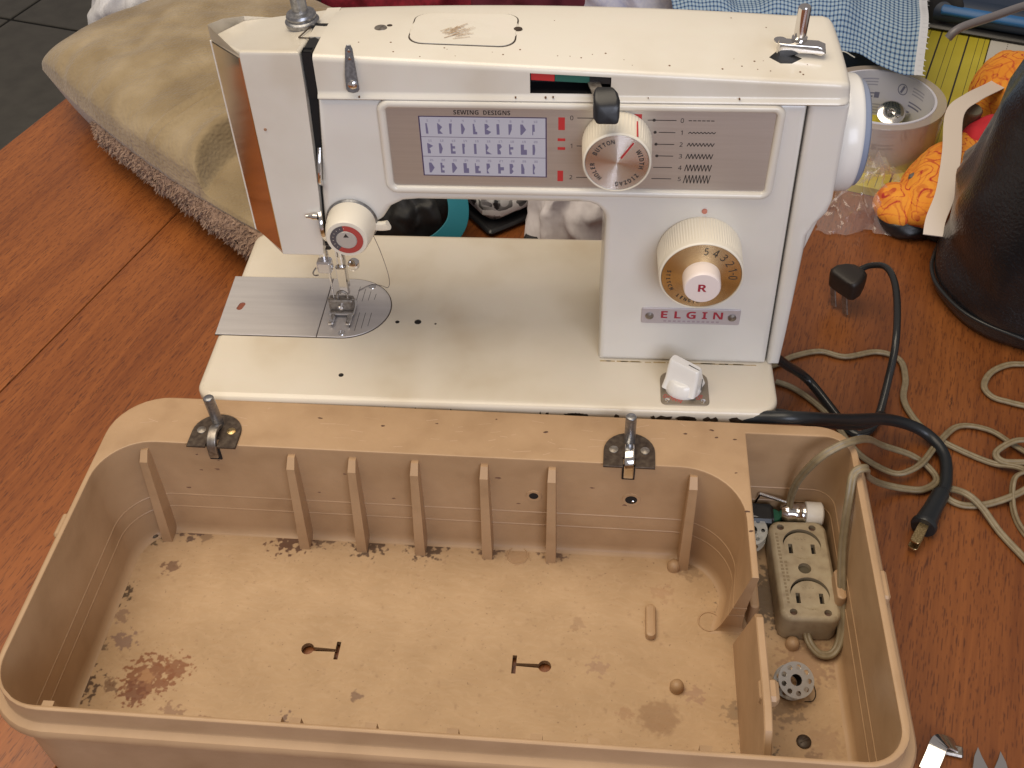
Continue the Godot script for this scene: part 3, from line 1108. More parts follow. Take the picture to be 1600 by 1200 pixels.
	# the motor boss that swells out behind the end cover
	m = Msh.new()
	m.extrude(PackedVector2Array([Vector2(37.5, 14.5), Vector2(37.95, 15.0), Vector2(39.0, 19.8), Vector2(39.0, 21.5), Vector2(37.5, 21.5)]), -11.6, -6.4, 0.2)
	obj("motor_boss", m, M.white, t, 50.0)

	# ---- top cover, skinned from sections along x
	var xs := [10.3, 11.0, 13.0, 15.0, 17.0, 19.0, 20.5, 21.85, 23.0, 24.5, 26.15, 28.0, 30.0, 32.0, 34.0, 36.0, 37.4, 38.1, 38.45, 38.66, 38.75]
	var secs := []
	for i in xs.size():
		var x: float = xs[i]
		var e := 0.0
		if x > 38.0:
			var q: float = clampf((x - 38.1) / 0.65, 0.0, 1.0)
			e = 0.5 * (1.0 - sqrt(maxf(0.0, 1.0 - q * q)))
		var yf := top_y(x, -4.7) - e
		var yb := top_y(x, -12.2) - e
		var s := PackedVector3Array()
		s.push_back(Vector3(x, 28.28, -4.52 - e))
		s.push_back(Vector3(x, 28.3, -4.36 - e))
		s.push_back(Vector3(x, 28.4, -4.28 - e))
		s.push_back(Vector3(x, 28.52, -4.33 - e))
		s.push_back(Vector3(x, 28.62, -4.46 - e))
		s.push_back(Vector3(x, 28.76, -4.5 - e))
		s.push_back(Vector3(x, yf - 0.36, -4.53 - e))
		for k in 5:
			var a := PI / 2 * k / 4.0
			s.push_back(Vector3(x, yf - 0.3 + sin(a) * 0.3, -4.53 - 0.3 + cos(a) * 0.3 - e))
		for k in range(1, 7):
			var z := lerpf(-4.83, -11.7, k / 7.0)
			s.push_back(Vector3(x, top_y(x, z) - e, z))
		for k in 5:
			var a := PI / 2 * k / 4.0
			s.push_back(Vector3(x, yb - 0.8 + cos(a) * 0.8, -11.8 - sin(a) * 0.8 + e))
		s.push_back(Vector3(x, 28.3, -12.7 + e))
		secs.push_back(s)
	m = Msh.new()
	for i in secs.size() - 1:
		var a: PackedVector3Array = secs[i]
		var b: PackedVector3Array = secs[i + 1]
		for j in a.size() - 1:
			if j == 5 and i >= 7 and i < 10:
				continue
			m.quad(a[j], b[j], b[j + 1], a[j + 1])
	m.fan(secs[0], false)
	m.fan(secs[secs.size() - 1], true)
	var cover := obj("top_cover", m, M.cover, t, 50.0)
	# the window of the stitch selector: a dark box behind, coloured strip, lever
	var ya := 28.76
	var yb0 := top_y(21.85, -4.7) - 0.36
	var yb1 := top_y(26.15, -4.7) - 0.36
	m = Msh.new()
	var fr := [Vector3(21.85, ya, -4.5), Vector3(26.15, ya, -4.5), Vector3(26.15, yb1, -4.53), Vector3(21.85, yb0, -4.53)]
	var bk := []
	for q in fr:
		bk.push_back(Vector3(q.x, q.y, -5.7))
	for k in 4:
		m.quad(fr[(k + 1) % 4], fr[k], bk[k], bk[(k + 1) % 4])
	m.quad(bk[0], bk[1], bk[2], bk[3])
	obj("selector_recess", m, M.black_paint, cover, 20.0)
	for q in [[21.9, 23.15, M.red, "red_zone"], [23.17, 25.0, M.green, "green_zone"], [25.02, 26.1, M.black, "black_zone"]]:
		m = Msh.new()
		var h0 := top_y(q[0], -4.7) - 0.38
		var h1 := top_y(q[1], -4.7) - 0.38
		m.quad(Vector3(q[0], h0 - 0.42, -4.62), Vector3(q[1], h1 - 0.42, -4.62), Vector3(q[1], h1, -4.62), Vector3(q[0], h0, -4.62))
		m.quad(Vector3(q[0], h0 - 0.42, -5.6), Vector3(q[1], h1 - 0.42, -5.6), Vector3(q[1], h1 - 0.42, -4.62), Vector3(q[0], h0 - 0.42, -4.62))
		obj(q[3], m, q[2], cover, 20.0)
	m = Msh.new()
	m.sweep(smooth_path([Vector3(25.1, 29.3, -5.4), Vector3(25.3, 29.35, -4.3), Vector3(25.55, 29.3, -3.4), Vector3(25.75, 29.1, -2.6)], 4), rr(-0.33, -0.06, 0.33, 0.06, [0.04, 0.04, 0.04, 0.04], 2))
	var lever := obj("selector_lever", m, M.dull_steel, t)
	m = Msh.new()
	var kr := []
	for s in [[-3.05, 29.75, 0.4, 0.3], [-2.95, 29.72, 0.52, 0.42], [-2.6, 29.55, 0.64, 0.55], [-2.2, 29.35, 0.68, 0.58], [-1.95, 29.2, 0.6, 0.5], [-1.87, 29.14, 0.46, 0.36]]:
		var ring := PackedVector3Array()
		for q in rr(-s[2], -s[3], s[2], s[3], [0.2, 0.2, 0.2, 0.2], 4):
			ring.push_back(Vector3(25.8 + (s[0] + 3.0) * 0.16 + q.x, s[1] - 0.15 + q.y * 0.96, s[0] - q.y * 0.3))
		kr.push_back(ring)
	m.loft(kr, true, true)
	obj("lever_knob", m, M.black, lever, 50.0)
	# lid outline on the top
	m = Msh.new()
	conform(m, rr(15.05, 6.4, 20.95, 10.55, [0.9, 0.9, 0.9, 0.9], 6), 0.012, 0.05)
	var seam := obj("lid_gap", m, M.rusty, cover)
	m = Msh.new()
	conform(m, rr(15.13, 6.48, 20.87, 10.47, [0.85, 0.85, 0.85, 0.85], 6), 0.045, 0.06)
	obj("lid", m, M.cover, cover, 30.0)
	m = Msh.new()
	for i in 22:
		var a := Vector2(rng.randf_range(16.6, 18.1), rng.randf_range(7.0, 8.2))
		var b := a + Vector2(rng.randf_range(0.3, 0.9), rng.randf_range(0.3, 0.9))
		var n := (b - a).orthogonal().normalized() * rng.randf_range(0.008, 0.03)
		m.quad(Vector3(a.x - n.x, top_y(a.x, -a.y) + 0.055, -a.y + n.y), Vector3(b.x - n.x, top_y(b.x, -b.y) + 0.055, -b.y + n.y), Vector3(b.x + n.x, top_y(b.x, -b.y) + 0.055, -b.y - n.y), Vector3(a.x + n.x, top_y(a.x, -a.y) + 0.055, -a.y - n.y))
	obj("scratches", m, mat(Color(0.36, 0.24, 0.14), 0.6), cover).set_meta("kind", "stuff")
	m = Msh.new()
	conform(m, disc(Vector2(20.98, 8.55), 0.24, 14), 0.05, 0.05)
	obj("lid_notch", m, M.rusty, cover)
	# rust specks
	m = Msh.new()
	for i in 34:
		var c := Vector2(rng.randf_range(11.0, 37.5), rng.randf_range(4.95, 6.6) if i < 28 else rng.randf_range(5.0, 11.3))
		if c.x > 14.8 and c.x < 21.2 and c.y > 6.2:
			continue
		conform(m, disc(c, rng.randf_range(0.02, 0.06), 7), 0.012, 0.012)
	for i in 6:
		m.extrude(disc(Vector2(rng.randf_range(11.0, 38.0), rng.randf_range(28.5, 28.75)), rng.randf_range(0.02, 0.06), 7), -4.4, -4.3 + rng.randf_range(0.0, 0.03), 0.0, Transform3D(), false)
	obj("rust_specks", m, mat(Color(0.16, 0.08, 0.04), 0.7), t).set_meta("kind", "stuff")
	# screw on the top, left
	m = Msh.new()
	m.lathe([Vector2(0.36, 0.0), Vector2(0.34, 0.04), Vector2(0.0, 0.06)], 18, Transform3D(Basis(), Vector3(13.36, top_y(13.36, -8.3), -8.3)))
	m.box(Vector3(13.36, top_y(13.36, -8.3) + 0.06, -8.3), Vector3(0.5, 0.02, 0.09), 0.005, ry(70))
	obj("screw", m, M.dull_steel, t)
	m = Msh.new()
	conform(m, disc(Vector2(13.8, 8.7), 0.16, 10), 0.015, 0.02)
	obj("rust_spot", m, M.rusty, t)

	# ---- head: face cover left of the take-up slot, with its chrome plate
	m = Msh.new()
	var hr := []
	for s in [[17.4, 8.9, 0.12, 0.0], [17.52, 8.92, 0.0, 0.0], [19.5, 9.14, 0.0, 0.0], [22.0, 9.32, 0.0, 0.0], [25.0, 9.46, 0.0, 0.0], [28.0, 9.58, 0.0, 0.0], [29.0, 9.62, 0.0, 0.0], [30.78, 9.64, 0.0, 1.0], [30.92, 9.64, 0.06, 1.0], [31.0, 9.64, 0.22, 1.0]]:
		var pl := Msh.offset(PackedVector2Array([Vector2(s[1], 4.5), Vector2(s[1], 12.2), Vector2(4.2, 12.7), Vector2(3.0, 12.3), Vector2(2.3, 11.55), Vector2(6.4, 4.5)]), -s[2])
		var ring := PackedVector3Array()
		for q in pl:
			var y: float = s[0]
			if s[3] > 0.5:
				y = top_y(6.0, -q.y) - (31.0 - s[0]) - maxf(6.4 - q.x, 0.0) * 0.4
			elif s[0] < 17.6:
				y -= maxf(6.4 - q.x, 0.0) * 0.78
			ring.push_back(Vector3(q.x, y, -q.y))
		hr.push_back(ring)
	m.loft(hr, true, true)
	obj("face_cover", m, M.cover, t, 42.0)
	m = Msh.new()
	var nrm := Vector3(-6.95, 0, 4.03).normalized()
	var c0 := [Vector3(6.36, 17.75, -4.55), Vector3(6.36, 30.62, -4.55), Vector3(2.36, 28.05, -11.48), Vector3(2.4, 14.2, -11.48)]
	var fr2 := PackedVector3Array()
	var bk2 := PackedVector3Array()
	var fr3 := PackedVector3Array()
	var mid: Vector3 = (c0[0] + c0[1] + c0[2] + c0[3]) * 0.25
	for q in c0:
		bk2.push_back(q - nrm * 0.05)
		fr2.push_back(q + nrm * 0.04)
		fr3.push_back(q + (mid - q).normalized() * 0.08 + nrm * 0.07)
	var outward := [bk2, fr2, fr3]
	m.loft(outward, false, false)
	m.quad(fr3[0], fr3[1], fr3[2], fr3[3])
	var face := obj("chrome_plate", m, M.mirror, t, 20.0)
	m = Msh.new()
	m.tube(PackedVector3Array([c0[2] + nrm * 0.05, c0[3] + nrm * 0.05]), 0.07, 8)
	obj("edge_bead", m, M.knob_white, face)
	m = Msh.new()
	m.lathe([Vector2(0.09, 0), Vector2(0.08, 0.05), Vector2(0, 0.06)], 14, facing(Vector3(6.95, 26.3, -4.5)))
	obj("rust_spot", m, mat(Color(0.36, 0.2, 0.12), 0.6), t)
	# black slot with the take-up lever
	m = Msh.new()
	m.extrude(PackedVector2Array([Vector2(8.85, 18.0), Vector2(9.5, 18.0), Vector2(9.6, 21.5), Vector2(10.2, 25.0), Vector2(10.45, 28.0), Vector2(10.45, 30.4), Vector2(9.5, 30.4), Vector2(9.4, 25.0)]), -9.0, -5.05, 0.0)
	obj("take_up_slot", m, M.black_paint, t)
	m = Msh.new()
	conform(m, PackedVector2Array([Vector2(9.72, 4.9), Vector2(10.25, 4.9), Vector2(10.28, 6.5), Vector2(10.0, 6.8), Vector2(9.72, 6.6)]), 0.01, 0.3)
	m.loft([PackedVector3Array([Vector3(9.72, 28.2, -4.72), Vector3(10.24, 28.2, -4.72), Vector3(10.24, 28.2, -5.2), Vector3(9.72, 28.2, -5.2)]), PackedVector3Array([Vector3(9.72, 30.9, -4.66), Vector3(10.24, 30.9, -4.66), Vector3(10.24, 30.9, -5.2), Vector3(9.72, 30.9, -5.2)])])
	obj("slot_mouth", m, M.black_paint, t, 20.0)
	m = Msh.new()
	m.sweep(smooth_path([Vector3(9.75, 24.9, -4.9), Vector3(9.72, 24.3, -4.5), Vector3(9.68, 23.6, -4.3), Vector3(9.6, 23.0, -4.36), Vector3(9.62, 22.7, -4.6)], 5), rr(-0.1, -0.16, 0.1, 0.16, [0.08, 0.08, 0.08, 0.08], 2))
	obj("take_up_lever", m, M.chrome, t)
	m = Msh.new()
	for q in [[Vector2(9.45, 8.9), Vector2(9.1, 6.75)], [Vector2(9.1, 6.75), Vector2(9.75, 6.7)]]:
		var n: Vector2 = (q[1] - q[0]).orthogonal().normalized() * 0.035
		var a: Vector2 = q[0]
		var b: Vector2 = q[1]
		var pl := PackedVector2Array([a - n, b - n, b + n, a + n])
		if Geometry2D.is_polygon_clockwise(pl):
			pl.reverse()
		conform(m, pl, 0.012, 0.05)
	obj("cover_seam", m, M.rusty, t)
	# the cover between slot and head carries on over the casting on the left
	m = Msh.new()
	conform(m, PackedVector2Array([Vector2(9.6, 6.9), Vector2(10.4, 6.9), Vector2(10.4, 11.9), Vector2(9.6, 11.9)]), 0.0, 1.0)
	obj("bridge", m, M.cover, t)
	# front thread guide
	m = Msh.new()
	var gp := PackedVector2Array([Vector2(-0.36, -1.1), Vector2(-0.25, -1.24), Vector2(0.0, -1.3), Vector2(0.25, -1.24), Vector2(0.36, -1.1), Vector2(0.3, -0.35), Vector2(0.2, 1.1), Vector2(0.1, 1.32), Vector2(-0.1, 1.32), Vector2(-0.2, 1.1), Vector2(-0.36, -0.35)])
	m.extrude(gp, 0.0, 0.09, 0.03, Transform3D(Basis(Vector3.RIGHT, deg_to_rad(-9)), Vector3(12.35, 30.15, -4.33)))
	var guide := obj("thread_guide", m, M.zinc, t)
	m = Msh.new()
	m.lathe([Vector2(0.26, 0), Vector2(0.25, 0.1), Vector2(0.16, 0.17), Vector2(0, 0.2)], 16, facing(Vector3(12.37, 29.35, -4.15)))
	obj("screw", m, M.chrome, guide)
	for y in [30.75, 31.15]:
		m = Msh.new()
		m.lathe([Vector2(0.09, 0), Vector2(0.08, 0.04), Vector2(0, 0.05)], 12, facing(Vector3(12.36, y, -4.33 + (30.15 - y) * 0.158 + 0.09)))
		obj("thread_hole", m, M.chrome, guide)
	# left spool pin
	m = Msh.new()
	var base := Vector3(8.75, top_y(8.75, -9.2), -9.2)
	m.lathe([Vector2(0.0, -0.1), Vector2(0.95, -0.1), Vector2(0.98, 0.12), Vector2(0.92, 0.2), Vector2(0.82, 0.24), Vector2(0.86, 0.42), Vector2(0.8, 0.56), Vector2(0.5, 0.62), Vector2(0.44, 0.7), Vector2(0.44, 3.6), Vector2(0.3, 3.75), Vector2(0, 3.8)], 24, Transform3D(Basis(Vector3(0, 0, 1), deg_to_rad(3)), base))
	obj("spool_pin", m, M.zinc, t, 35.0)
	# bobbin winder
	var bw := Vector3(35.9, top_y(35.9, -7.3), -7.3)
	m = Msh.new()
	conform(m, PackedVector2Array([Vector2(34.55, 6.7), Vector2(35.1, 6.15), Vector2(35.7, 6.2), Vector2(36.3, 6.75), Vector2(35.6, 7.3), Vector2(35.1, 7.5)]), 0.01, 0.05)
	obj("winder_slot", m, M.black_paint, t)
	m = Msh.new()
	m.lathe([Vector2(0.42, 0), Vector2(0.42, 0.3), Vector2(0.34, 0.4), Vector2(0.34, 1.95), Vector2(0.27, 2.05), Vector2(0, 2.06)], 20, Transform3D(Basis(), bw + Vector3(0.25, 0.5, -0.25)))
	obj("winder_spindle", m, M.chrome, t, 35.0)
	m = Msh.new()
	m.extrude(PackedVector2Array([Vector2(-0.95, -0.3), Vector2(-0.6, -0.4), Vector2(-0.2, -0.05), Vector2(0.4, 0.16), Vector2(1.0, 0.16), Vector2(1.45, 0.05), Vector2(1.66, 0.25), Vector2(1.6, 0.55), Vector2(1.2, 0.7), Vector2(-0.85, 0.7)]), -0.3, 0.42, 0.09, Transform3D(Basis(Vector3.UP, -0.12), bw))
	obj("winder_latch", m, M.chrome, t, 50.0)
	m = Msh.new()
	m.lathe([Vector2(0.38, 0), Vector2(0.36, 0.06), Vector2(0, 0.1)], 16, Transform3D(Basis(), Vector3(35.35, top_y(35.35, -8.6), -8.6)))
	obj("screw", m, M.chrome, t)

	# ---- face panel
	m = Msh.new()
	var pth := []
	for q in rr(13.68, 22.56, 35.26, 28.1, [0.45, 0.45, 0.45, 0.45], 6):
		pth.push_back(Vector3(q.x, q.y, -4.42))
	m.tube(PackedVector3Array(pth), 0.24, 10, false, true)
	obj("panel_frame", m, M.cover, t, 60.0)
	m = Msh.new()
	m.extrude(rr(13.75, 22.62, 35.2, 28.05, [0.4, 0.4, 0.4, 0.4], 5), -4.5, -4.42, 0.0, Transform3D(), false)
	M.panel = mottled(noise(0.02, 41, 4), [[0.0, Color(0.58, 0.54, 0.49)], [1.0, Color(0.63, 0.59, 0.54)]], 6.0, 0.4, null, 0.0, Vector3(0.1, 4, 1))
	M.panel.metallic = 0.75
	var panel := obj("brushed_panel", m, M.panel, t)
	m = Msh.new()
	m.quad(Vector3(15.68, 23.5, -4.414), Vector3(22.74, 23.5, -4.414), Vector3(22.74, 27.35, -4.414), Vector3(15.68, 27.35, -4.414), Vector2(0, 1), Vector2(1, 1), Vector2(1, 0), Vector2(0, 0))
	obj("stitch_chart", m, picture(stitch_chart(), 0.5), panel)
	m = Msh.new()
	m.text("SEWING  DESIGNS", 0.26, front(Vector3(19.2, 27.6, -4.412)), 0.006, true, 1.0)
	for k in 6:
		m.text(str(k), 0.27, front(Vector3(30.06 + k * 0.03, 27.28 - k * 0.745, -4.412)), 0.006)
	for q in [["0", 27.35], ["1", 25.6], ["2", 23.55]]:
		m.text(q[0], 0.27, front(Vector3(24.1, q[1], -4.412)), 0.006)
	obj("printed_numbers", m, M.ink, panel)
	m = Msh.new()
	for k in 6:
		var y := 27.28 - k * 0.745
		line_strip(m, Vector2(28.2 if k == 0 else 28.9 - 0.05 * k, y), Vector2(29.75, y), 0.045, -4.412)
		if k < 4:
			m.extrude(disc(Vector2(28.55 + 0.1 * k, y), 0.09, 10), -4.42, -4.411, 0.0, Transform3D(), false)
		if k == 0:
			for d in 6:
				line_strip(m, Vector2(30.4 + d * 0.24, y), Vector2(30.58 + d * 0.24, y), 0.05, -4.412)
		else:
			var n := 15
			var hgt := 0.05 + 0.055 * (k - 1)
			for d in n:
				var s := -1.0 if d % 2 == 0 else 1.0
				line_strip(m, Vector2(30.45 + d * 0.098, y + s * hgt), Vector2(30.45 + (d + 1) * 0.098, y - s * hgt), 0.05, -4.412)
	for y in [27.35, 25.6, 23.55]:
		line_strip(m, Vector2(24.4, y), Vector2(25.4, y), 0.045, -4.412)
	obj("printed_lines", m, M.ink, panel).set_meta("kind", "stuff")
	for q in [[23.55, 26.98, 0.36, 0.78], [23.55, 25.98, 0.42, 0.17], [23.55, 25.42, 0.42, 0.17], [23.5, 23.62, 0.32, 0.7], [27.43, 27.38, 0.9, 0.5]]:
		m = Msh.new()
		m.extrude(PackedVector2Array([Vector2(q[0] - q[2] / 2, q[1] - q[3] / 2), Vector2(q[0] + q[2] / 2, q[1] - q[3] / 2), Vector2(q[0] + q[2] / 2, q[1] + q[3] / 2), Vector2(q[0] - q[2] / 2, q[1] + q[3] / 2)]), -4.42, -4.411, 0.0, Transform3D(), false)
		obj("red_mark", m, M.red, panel)

	# ---- zigzag dial
	dial(t, "zigzag_dial", Vector3(26.6, 25.95, -4.42), 1.93, 1.84, 2.2, 1.7, M.silver_spun, 60)
	m = Msh.new()
	arc_text(m, "BUTTON", Vector3(26.6, 25.95, -2.224), 1.32, 128.0, 10.5, 0.25, true)
	arc_text(m, "HOLER", Vector3(26.6, 25.95, -2.224), 1.32, 205.0, 10.5, 0.25, true)
	arc_text(m, "WIDTH", Vector3(26.6, 25.95, -2.224), 1.32, 10.0, 10.5, 0.25, true)
	arc_text(m, "ZIGZAG", Vector3(26.6, 25.95, -2.224), 1.32, 298.0, 10.5, 0.25, true)
	var dial_node := t.get_node("zigzag_dial")
	obj("lettering", m, M.ink, dial_node)
	m = Msh.new()
	line_strip(m, Vector2(26.8, 26.25), Vector2(27.42, 27.2), 0.1, -2.218)
	m.box(Vector3(27.62, 27.53, -3.1), Vector3(0.1, 0.06, 1.5), 0.02, Basis(Vector3(0, 0, 1), deg_to_rad(-33)))
	obj("red_pointer", m, M.red, dial_node)
	# ---- stitch length dial
	dial(t, "stitch_length_dial", Vector3(31.8, 18.5, -4.5), 2.5, 2.44, 2.5, 2.3, M.gold_spun, 90)
	var sd := t.get_node("stitch_length_dial")
	m = Msh.new()
	var nums := ["5", "4", "3", "2", "1", "-", "0"]
	var angs := [86.0, 68.0, 50.0, 32.0, 17.0, 8.0, -1.0]
	for i in 7:
		var a := deg_to_rad(angs[i])
		m.text(nums[i], 0.5, front(Vector3(31.8 + cos(a) * 1.82, 18.5 + sin(a) * 1.82, -2.004), angs[i] - 90.0), 0.01, false, 0.8)
	arc_text(m, "STITCH", Vector3(31.8, 18.5, -2.004), 1.9, 190.0, -6.4, 0.23, false)
	arc_text(m, "LENGTH", Vector3(31.8, 18.5, -2.004), 1.9, 250.0, -6.4, 0.23, false)
	obj("lettering", m, M.ink, sd)
	m = Msh.new()
	m.lathe([Vector2(1.1, -2.1), Vector2(1.08, -1.2), Vector2(1.06, -1.0), Vector2(1.0, -0.92), Vector2(0, -0.9)], 40, facing(Vector3(31.8, 18.5, 0)))
	var rk := obj("reverse_button", m, M.pinkish, t, 40.0)
	m = Msh.new()
	m.text("R", 0.52, front(Vector3(31.8, 18.55, -0.895)), 0.01, true, 1.25)
	obj("lettering", m, M.red_ink, rk)
	m = Msh.new()
	m.lathe([Vector2(0.16, 0), Vector2(0.15, 0.1), Vector2(0, 0.14)], 14, facing(Vector3(31.85, 21.35, -4.5)))
	obj("index_dot", m, mat(Color(0.55, 0.2, 0.14), 0.4), t)
	# ---- nameplate
	m = Msh.new()
	m.extrude(rr(28.7, 12.7, 34.86, 13.95, [0.12, 0.12, 0.12, 0.12], 3), -4.5, -4.4, 0.03, Transform3D(), false)
	var nameplate := obj("nameplate", m, mat(Color(0.52, 0.48, 0.50), 0.4, 0.4), t)
	m = Msh.new()
	var letters := "ELGIN"
	for i in 5:
		m.text(letters[i], 0.56, front(Vector3(30.12 + i * 0.84, 13.46, -4.4)), 0.03, true, 1.25)
	obj("lettering", m, M.red_ink, nameplate)
	m = Msh.new()
	for i in 12:
		line_strip(m, Vector2(30.1 + i * 0.3, 12.93), Vector2(30.28 + i * 0.3, 12.93), 0.14, -4.396)
	obj("worn_print", m, mat(Color(0.40, 0.33, 0.36), 0.5, 0.2), nameplate)
	for x in [29.2, 34.36]:
		m = Msh.new()
		m.lathe([Vector2(0.27, 0), Vector2(0.26, 0.08), Vector2(0.12, 0.14), Vector2(0, 0.15)], 16, facing(Vector3(x, 13.33, -4.42)))
		m.box(Vector3(x, 13.33, -4.27), Vector3(0.42, 0.06, 0.02), 0.005, Basis(Vector3(0, 0, 1), 0.6))
		obj("screw", m, M.dull_steel, nameplate)
	# ---- drop feed knob
	m = Msh.new()
	m.extrude(rr(30.1, 0.5, 33.15, 3.5, [0.7, 0.7, 0.35, 0.35], 4), 9.28, 9.37, 0.03, PLAN, false)
	var dfp := obj("feed_plate", m, mat(Color(0.28, 0.23, 0.17), 0.45, 0.5), t)
	for x in [30.5, 32.75]:
		m = Msh.new()
		m.lathe([Vector2(0.17, 9.36), Vector2(0.15, 9.45), Vector2(0, 9.5)], 14, Transform3D(Basis(), Vector3(x, 0, -0.85)))
		obj("screw", m, M.chrome, dfp)
	m = Msh.new()
	m.text("DOWN", 0.3, lying(Vector3(30.85, 9.372, -1.02), -24), 0.006)
	m.text("UP", 0.3, lying(Vector3(32.55, 9.372, -1.2), 28), 0.006)
	obj("lettering", m, M.red, dfp)
	m = Msh.new()
	m.lathe([Vector2(1.18, 9.36), Vector2(1.2, 9.45), Vector2(1.18, 9.75), Vector2(1.0, 10.15), Vector2(0.8, 10.3), Vector2(0, 10.3)], 32, Transform3D(Basis(), Vector3(31.55, 0, -2.1)))
	var ridge := []
	for s in [[9.6, 1.14, 0.95], [10.2, 1.08, 0.66], [10.9, 1.06, 0.46], [11.35, 1.02, 0.36], [11.45, 0.95, 0.28]]:
		var ring := PackedVector3Array()
		for q in rr(-s[1], -s[2], s[1], s[2], [0.2, 0.2, 0.2, 0.2], 4):
			var w := q.rotated(deg_to_rad(-28))
			ring.push_back(Vector3(31.55 + w.x, s[0] - (w.x * 0.18 if s[0] > 10.5 else 0.0), -2.1 - w.y))
		ridge.push_back(ring)
	m.loft(ridge, false, true)
	var dfk := obj("drop_feed_knob", m, M.knob_white, t, 42.0)
	m = Msh.new()
	m.box(Vector3(32.62, 10.2, -1.5), Vector3(0.05, 1.0, 0.05), 0.01)
	m.box(Vector3(32.05, 11.36, -1.82), Vector3(0.75, 0.03, 0.07), 0.01, Basis(Vector3.UP, deg_to_rad(-28)) * Basis(Vector3(0, 0, 1), -0.18))
	obj("pointer_line", m, M.black, dfk)
	# ---- tension dial and what hangs below the head
	m = Msh.new()
	m.lathe([Vector2(1.5, 0), Vector2(1.56, 0.12), Vector2(1.5, 0.26), Vector2(1.36, 0.3)], 40, facing(Vector3(11.1, 20.2, -4.5)))
	obj("tension_collar", m, M.zinc, t)
	m = Msh.new()
	m.lathe([Vector2(1.46, -4.3), Vector2(1.42, -3.4), Vector2(1.28, -2.7), Vector2(1.2, -2.56), Vector2(0, -2.5)], 44, facing(Vector3(11.1, 20.22, 0)))
	var td := obj("tension_dial", m, M.ivory, t, 40.0)
	var seg := Msh.new()
	var seg2 := Msh.new()
	for i in 40:
		var a0 := TAU * i / 40.0
		var a1 := TAU * (i + 1) / 40.0
		var q := []
		for a in [a0, a1]:
			q.push_back(Vector3(11.1 + cos(a) * 0.62, 20.22 + sin(a) * 0.62, -2.505))
			q.push_back(Vector3(11.1 + cos(a) * 0.98, 20.22 + sin(a) * 0.98, -2.525))
		var deg := rad_to_deg(a0)
		if deg > 92 and deg < 232:
			seg2.quad(q[0] + Vector3(0, 0, 0.01), q[1] + Vector3(0, 0, 0.01), q[3] + Vector3(0, 0, 0.01), q[2] + Vector3(0, 0, 0.01))
		else:
			seg.quad(q[0] + Vector3(0, 0, 0.01), q[1] + Vector3(0, 0, 0.01), q[3] + Vector3(0, 0, 0.01), q[2] + Vector3(0, 0, 0.01))
	obj("red_ring", seg, mat(Color(0.42, 0.06, 0.05), 0.5), td)
	obj("grey_ring", seg2, mat(Color(0.09, 0.08, 0.09), 0.5), td)
	m = Msh.new()
	m.lathe([Vector2(0.6, 0), Vector2(0.58, 0.03), Vector2(0, 0.04)], 28, facing(Vector3(11.1, 20.22, -2.51)))
	obj("dial_centre", m, mat(Color(0.55, 0.52, 0.48), 0.4, 0.3), td)
	m = Msh.new()
	m.extrude(PackedVector2Array([Vector2(10.94, 20.42), Vector2(11.26, 20.42), Vector2(11.1, 20.68)]), -2.48, -2.46, 0.0, Transform3D(), false)
	obj("arrow", m, M.ink, td)
	m = Msh.new()
	for a in range(95, 225, 18):
		m.text("'", 0.2, front(Vector3(11.1 + cos(deg_to_rad(a)) * 0.8, 20.22 + sin(deg_to_rad(a)) * 0.8, -2.5), a - 90.0), 0.006)
	obj("dial_ticks", m, M.ivory, td)
	m = Msh.new()
	m.sweep(smooth_path([Vector3(12.3, 19.9, -4.4), Vector3(12.9, 19.95, -4.3), Vector3(13.3, 20.1, -4.2)], 4), rr(-0.18, -0.3, 0.18, 0.3, [0.15, 0.15, 0.15, 0.15], 3))
	obj("thread_cutter", m, M.ivory, t)
	m = Msh.new()
	m.lathe([Vector2(0.2, 0), Vector2(0.22, 0.25), Vector2(0.14, 0.4), Vector2(0.1, 0.7), Vector2(0, 0.72)], 14, Transform3D(Basis(Vector3(0, 0, 1), PI / 2), Vector3(9.1, 20.6, -4.2)))
	m.sweep(smooth_path([Vector3(9.15, 20.7, -4.6), Vector3(9.25, 20.2, -4.1), Vector3(9.3, 19.4, -4.0), Vector3(9.4, 18.8, -4.3)], 4), rr(-0.12, -0.05, 0.12, 0.05, [0.04, 0.04, 0.04, 0.04], 2))
	obj("check_spring", m, M.chrome, t)
	m = Msh.new()
	m.box(Vector3(8.2, 17.3, -7.4), Vector3(1.3, 2.6, 1.3), 0.2)
	m.box(Vector3(9.6, 18.6, -6.5), Vector3(2.4, 2.2, 2.6), 0.2)
	obj("bar_housing", m, M.black, t)
	# needle bar, clamp and needle
	m = Msh.new()
	m.lathe([Vector2(0.32, 14.0), Vector2(0.32, 18.0)], 16, Transform3D(Basis(), Vector3(7.75, 0, -8.3)))
	var nbar := obj("needle_bar", m, M.chrome, t)
	m = Msh.new()
	m.box(Vector3(7.8, 13.9, -8.0), Vector3(0.95, 0.95, 0.8), 0.12)
	obj("needle_clamp", m, mat(Color(0.62, 0.6, 0.6), 0.25, 0.7), nbar)
	m = Msh.new()
	m.tube(smooth_path([Vector3(7.2, 13.75, -7.9), Vector3(7.0, 13.5, -7.7), Vector3(7.05, 13.25, -7.7), Vector3(7.3, 13.2, -7.8)], 4), 0.05, 8)
	obj("thread_loop", m, M.dull_steel, nbar)
	m = Msh.new()
	m.lathe([Vector2(0.0, 9.35), Vector2(0.04, 9.7), Vector2(0.05, 12.0), Vector2(0.09, 12.3), Vector2(0.09, 13.5)], 10, Transform3D(Basis(), Vector3(7.85, 0, -8.5)))
	obj("needle", m, M.chrome, nbar)
	# presser bar and foot
	m = Msh.new()
	m.lathe([Vector2(0.3, 11.2), Vector2(0.34, 11.3), Vector2(0.34, 18.0)], 16, Transform3D(Basis(), Vector3(8.62, 0, -9.1)))
